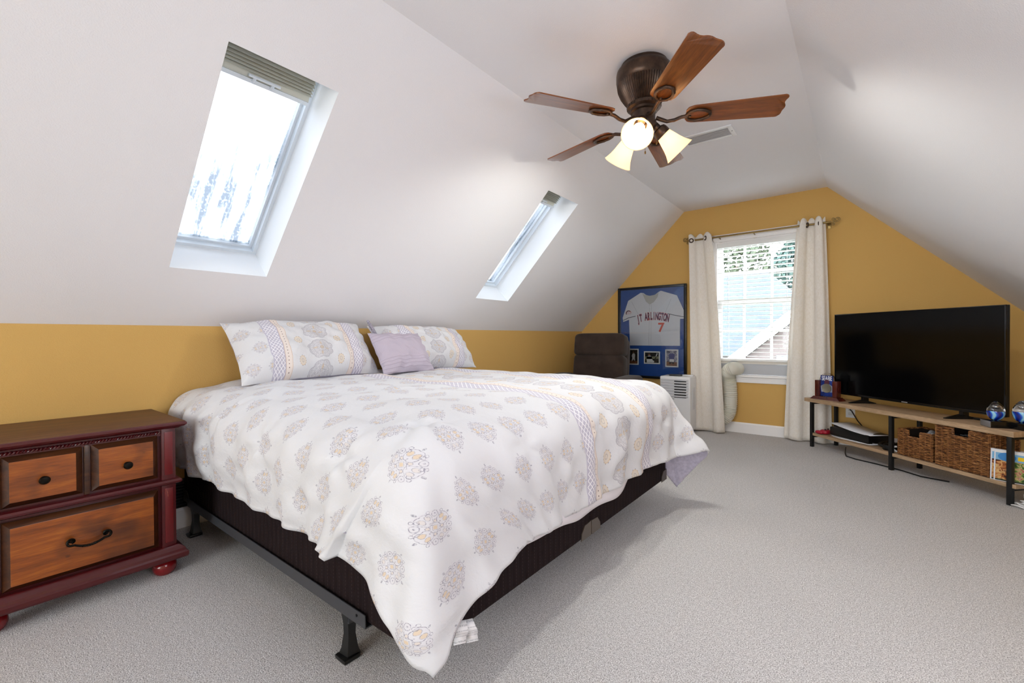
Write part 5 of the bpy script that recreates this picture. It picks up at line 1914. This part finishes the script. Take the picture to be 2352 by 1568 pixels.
M_cover = cover_material()
M_case = mat('white_case_plastic', '#dfe0e6', .35)
M_letter = mat('dark_plum_print', '#4f4460', .5)
CA = math.radians(-24)
for k, (dx_, lab) in enumerate(((0, 'front white game case with bright picture cover leaning on taller basket'), (1, 'rear white game case, only its spine showing, behind the picture cover case'))):
    p = SP(1.372, -.006, SHZ1) + Vector((-.004, .016, 0)) * dx_ + Vector((-.0085, 0, 0)) * dx_
    t = thing('game_case', lab, 'game case', p, CA, 'white game cases on the lower shelf')
    lean = Matrix.Rotation(math.radians(-4), 4, 'X')
    bm = B(); box(bm, lean @ Vector((.068, .0, .0955)), (.136, .0145, .190), .0015, 0, lean); cs = obj('case', bm, M_case, t)
    bm = B(); box(bm, lean @ Vector((.070, -.0078, .0955)), (.126, .0008, .182), 0, 0, lean); obj('cover_sheet', bm, M_cover, t, smooth=False)
    bm = B()
    r = random.Random(k)
    z = .018
    while z < .165:
        h_2 = r.uniform(.006, .016)
        box(bm, lean @ Vector((-.0003, r.uniform(-.001, .001), z + h_2 / 2)), (.0012, .0075, h_2), 0, 0, lean)
        z += h_2 + r.uniform(.002, .007)
    obj('spine_print', bm, M_letter, t, smooth=False)

# cords and outlet
o = obj('power_cord', tube(B(), [SP(.15, .20, .02), SP(.28, .06, .008), SP(.36, -.01, .006), SP(.45, -.015, .006), SP(.60, .02, .006), SP(.78, .04, .006), SP(.92, .03, .006), SP(1.05, .10, .006)], .0045, 6), M_black)
tag(o, 'black power cord snaking over the carpet under the tv stand', 'cord')
t = thing('wall_outlet', 'white wall outlet plate behind the left end of the tv stand', 'outlet', (-.072, YF, .315))
bm = B(); box2(bm, -.035, .035, -.006, 0, -.057, .057, .002); obj('cover_plate', bm, M_white, t)
bm = B()
for zz in (-.02, .02): box2(bm, -.016, .016, -.0085, -.005, zz - .014, zz + .014, .003)
obj('sockets', bm, mat('outlet_ivory', '#d8d5cf', .4), t)
o = obj('power_cord', tube(B(), [(-.075, YF - .012, .335), (-.06, YF - .03, .32), (-.02, YF - .09, .25), (.04, YF - .17, .18), (.09, YF - .20, .145)], .005, 6), M_black)
tag(o, 'black cord dropping from the wall outlet behind the oak stand', 'cord')
o = obj('signal_cable', tube(B(), [SP(.86, .29, .42), SP(.90, .285, .34), SP(.915, .28, .30), SP(.92, .275, .15)], .004, 6), M_black)
tag(o, 'thin black cable hanging behind the shorter wicker basket', 'cord')
o = obj('white_cord_pile', B(), M_white)
bpy.data.objects.remove(o)
bm = B()
base = SP(1.50, .02, 0)
for k in range(5):
    pts_ = [(.05 * math.cos(a * (1 + .15 * k) + k) + .02 * k, .04 * math.sin(a + k * 1.7), .006 + .012 * k + .010 * abs(math.sin(a * 2 + k))) for a in np.linspace(0, 2 * PI, 22)]
    tube(bm, pts_, .004, 6)
o = obj('white_cord', bm, M_white)
o.location = base
tag(o, 'tangled white cord on the carpet at near end of the tv stand', 'cord')
t = thing('plug_adapter', 'white plug adapter lying among white cord on carpet beside tv stand', 'adapter', SP(1.515, .045, .055), ANG)
bm = B(); box2(bm, -.022, .022, -.018, .018, 0, .028, .004); obj('body', bm, M_white, t)

# ------------------------------------------------------------------ outside the far window
bm = B(); quad(bm, [(-40, 7, -3.2), (30, 7, -3.2), (30, 70, -3.2), (-40, 70, -3.2)]); struct('ground', bm, mat('lawn_green', '#3a4428', .95, vary=(2, '#4a4c34')))
M_shingle = mat('blue_grey_shingles', '#262e3b', .9, vary=(3, '#2e3744'), bump=(12, .3, .02))
M_siding = mat('pale_siding', '#5c5a57', .8)
M_brick = mat('pinkish_brick', '#4a423f', .9, vary=(6, '#433d3a'))
t = thing('neighbour_house', 'neighbouring house with blue grey hip roof seen through the window blind', 'house', (-3.6, 22, -3.2))
bm = B(); box2(bm, -4.5, 3.4, -3.2, 3.4, 0, 3.6); obj('walls', bm, M_siding, t, smooth=False)
bm = B()
e = [(-5.2, -3.9, 3.5), (3.9, -3.9, 3.5), (3.9, 3.9, 3.5), (-5.2, 3.9, 3.5)]
r0_, r1_ = (-2.2, 0, 7.1), (.35, 0, 7.1)
V_ = [bm.verts.new(p) for p in e + [r0_, r1_]]
for q in ((0, 1, 5, 4), (1, 2, 5), (2, 3, 4, 5), (3, 0, 4), (3, 2, 1, 0)): bm.faces.new([V_[i] for i in q])
obj('hip_roof', bm, M_shingle, t, smooth=False)
bm = B(); box2(bm, -2.4, -1.2, -3.25, -3.18, 1.0, 2.6); obj('window_opening', bm, mat('dark_window', '#4a5560', .2), t, smooth=False)
t = thing('neighbour_house', 'neighbouring brick gable with white rake trim at lower right through window', 'house', (-.55, 15.2, -3.2))
bm = B()
gab = [(-2.1, 0), (2.6, 0), (2.6, 3.55), (.25, 5.55), (-2.1, 3.55)]
prism(bm, gab, -1.2, 1.2, Matrix.Rotation(PI / 2, 4, 'X')); obj('walls', bm, M_brick, t, smooth=False)
bm = B()
for (p, q) in (((-2.35, 3.50), (.25, 5.72)), ((2.85, 3.50), (.25, 5.72))):
    dv_ = Vector((q[0] - p[0], 0, q[1] - p[1])); L = dv_.length
    ang = math.atan2(dv_.z, dv_.x)
    box(bm, ((p[0] + q[0]) / 2, 0, (p[1] + q[1]) / 2 + .08), (L, 2.9, .12), 0, 0, Matrix.Rotation(-ang, 4, 'Y'))
obj('roof', bm, M_shingle, t, smooth=False)
bm = B()
for (p, q) in (((-2.35, 3.50), (.25, 5.72)), ((2.85, 3.50), (.25, 5.72))):
    dv_ = Vector((q[0] - p[0], 0, q[1] - p[1])); L = dv_.length
    ang = math.atan2(dv_.z, dv_.x)
    box(bm, ((p[0] + q[0]) / 2, -1.46, (p[1] + q[1]) / 2), (L, .05, .26), 0, 0, Matrix.Rotation(-ang, 4, 'Y'))
obj('rake_trim', bm, M_trim, t, smooth=False)
bm = B(); box2(bm, -1.25, -.75, -1.24, -1.19, 3.1, 3.7); obj('window_opening', bm, MATS['dark_window'], t, smooth=False)


def tree(label, loc, h, rad, col1, col2, seed):
    t = thing('tree', label, 'tree', loc, 0, 'trees behind the neighbouring houses')
    r = random.Random(seed)
    bm = B(); tube(bm, [(0, 0, 0), (.1, .05, h * .4), (0, 0, h * .8)], [.22, .16, .06], 8); obj('trunk', bm, mat('bark', '#6a5a4a', .9), t)
    bm = B()
    for _ in range(5500):
        z = r.random()
        ang = r.random() * 2 * PI
        rr = rad * (r.random() ** .5) * (math.sin(PI * min(1, .12 + z * .88)) ** .6)
        c = Vector((rr * math.cos(ang), rr * math.sin(ang), h * (.25 + .78 * z)))
        s_ = r.uniform(.09, .20)
        n = Vector((r.gauss(0, 1), r.gauss(0, 1), r.gauss(.4, 1))).normalized()
        a = n.orthogonal().normalized() * s_; b = n.cross(a)
        f = bm.faces.new([bm.verts.new(c + a), bm.verts.new(c + b * .6), bm.verts.new(c - a), bm.verts.new(c - b * .6)])
    obj('foliage', bm, mat('leaves_' + str(seed), col1, .8, vary=(1.5, col2)), t, smooth=False)


tree('broad olive green tree rising behind the hip roof outside the window', (-6.2, 31, -3.2), 10.8, 2.9, '#26321f', '#3b422c', 1)
tree('blue green conifer like tree at right behind the hip roof', (-2.3, 28, -3.2), 9.8, 2.0, '#1d332e', '#2c443a', 2)
tree('yellowish bushy tree at far left behind the hip roof', (-12.2, 34, -3.2), 9.6, 2.9, '#2e2e1c', '#3c3a28', 3)
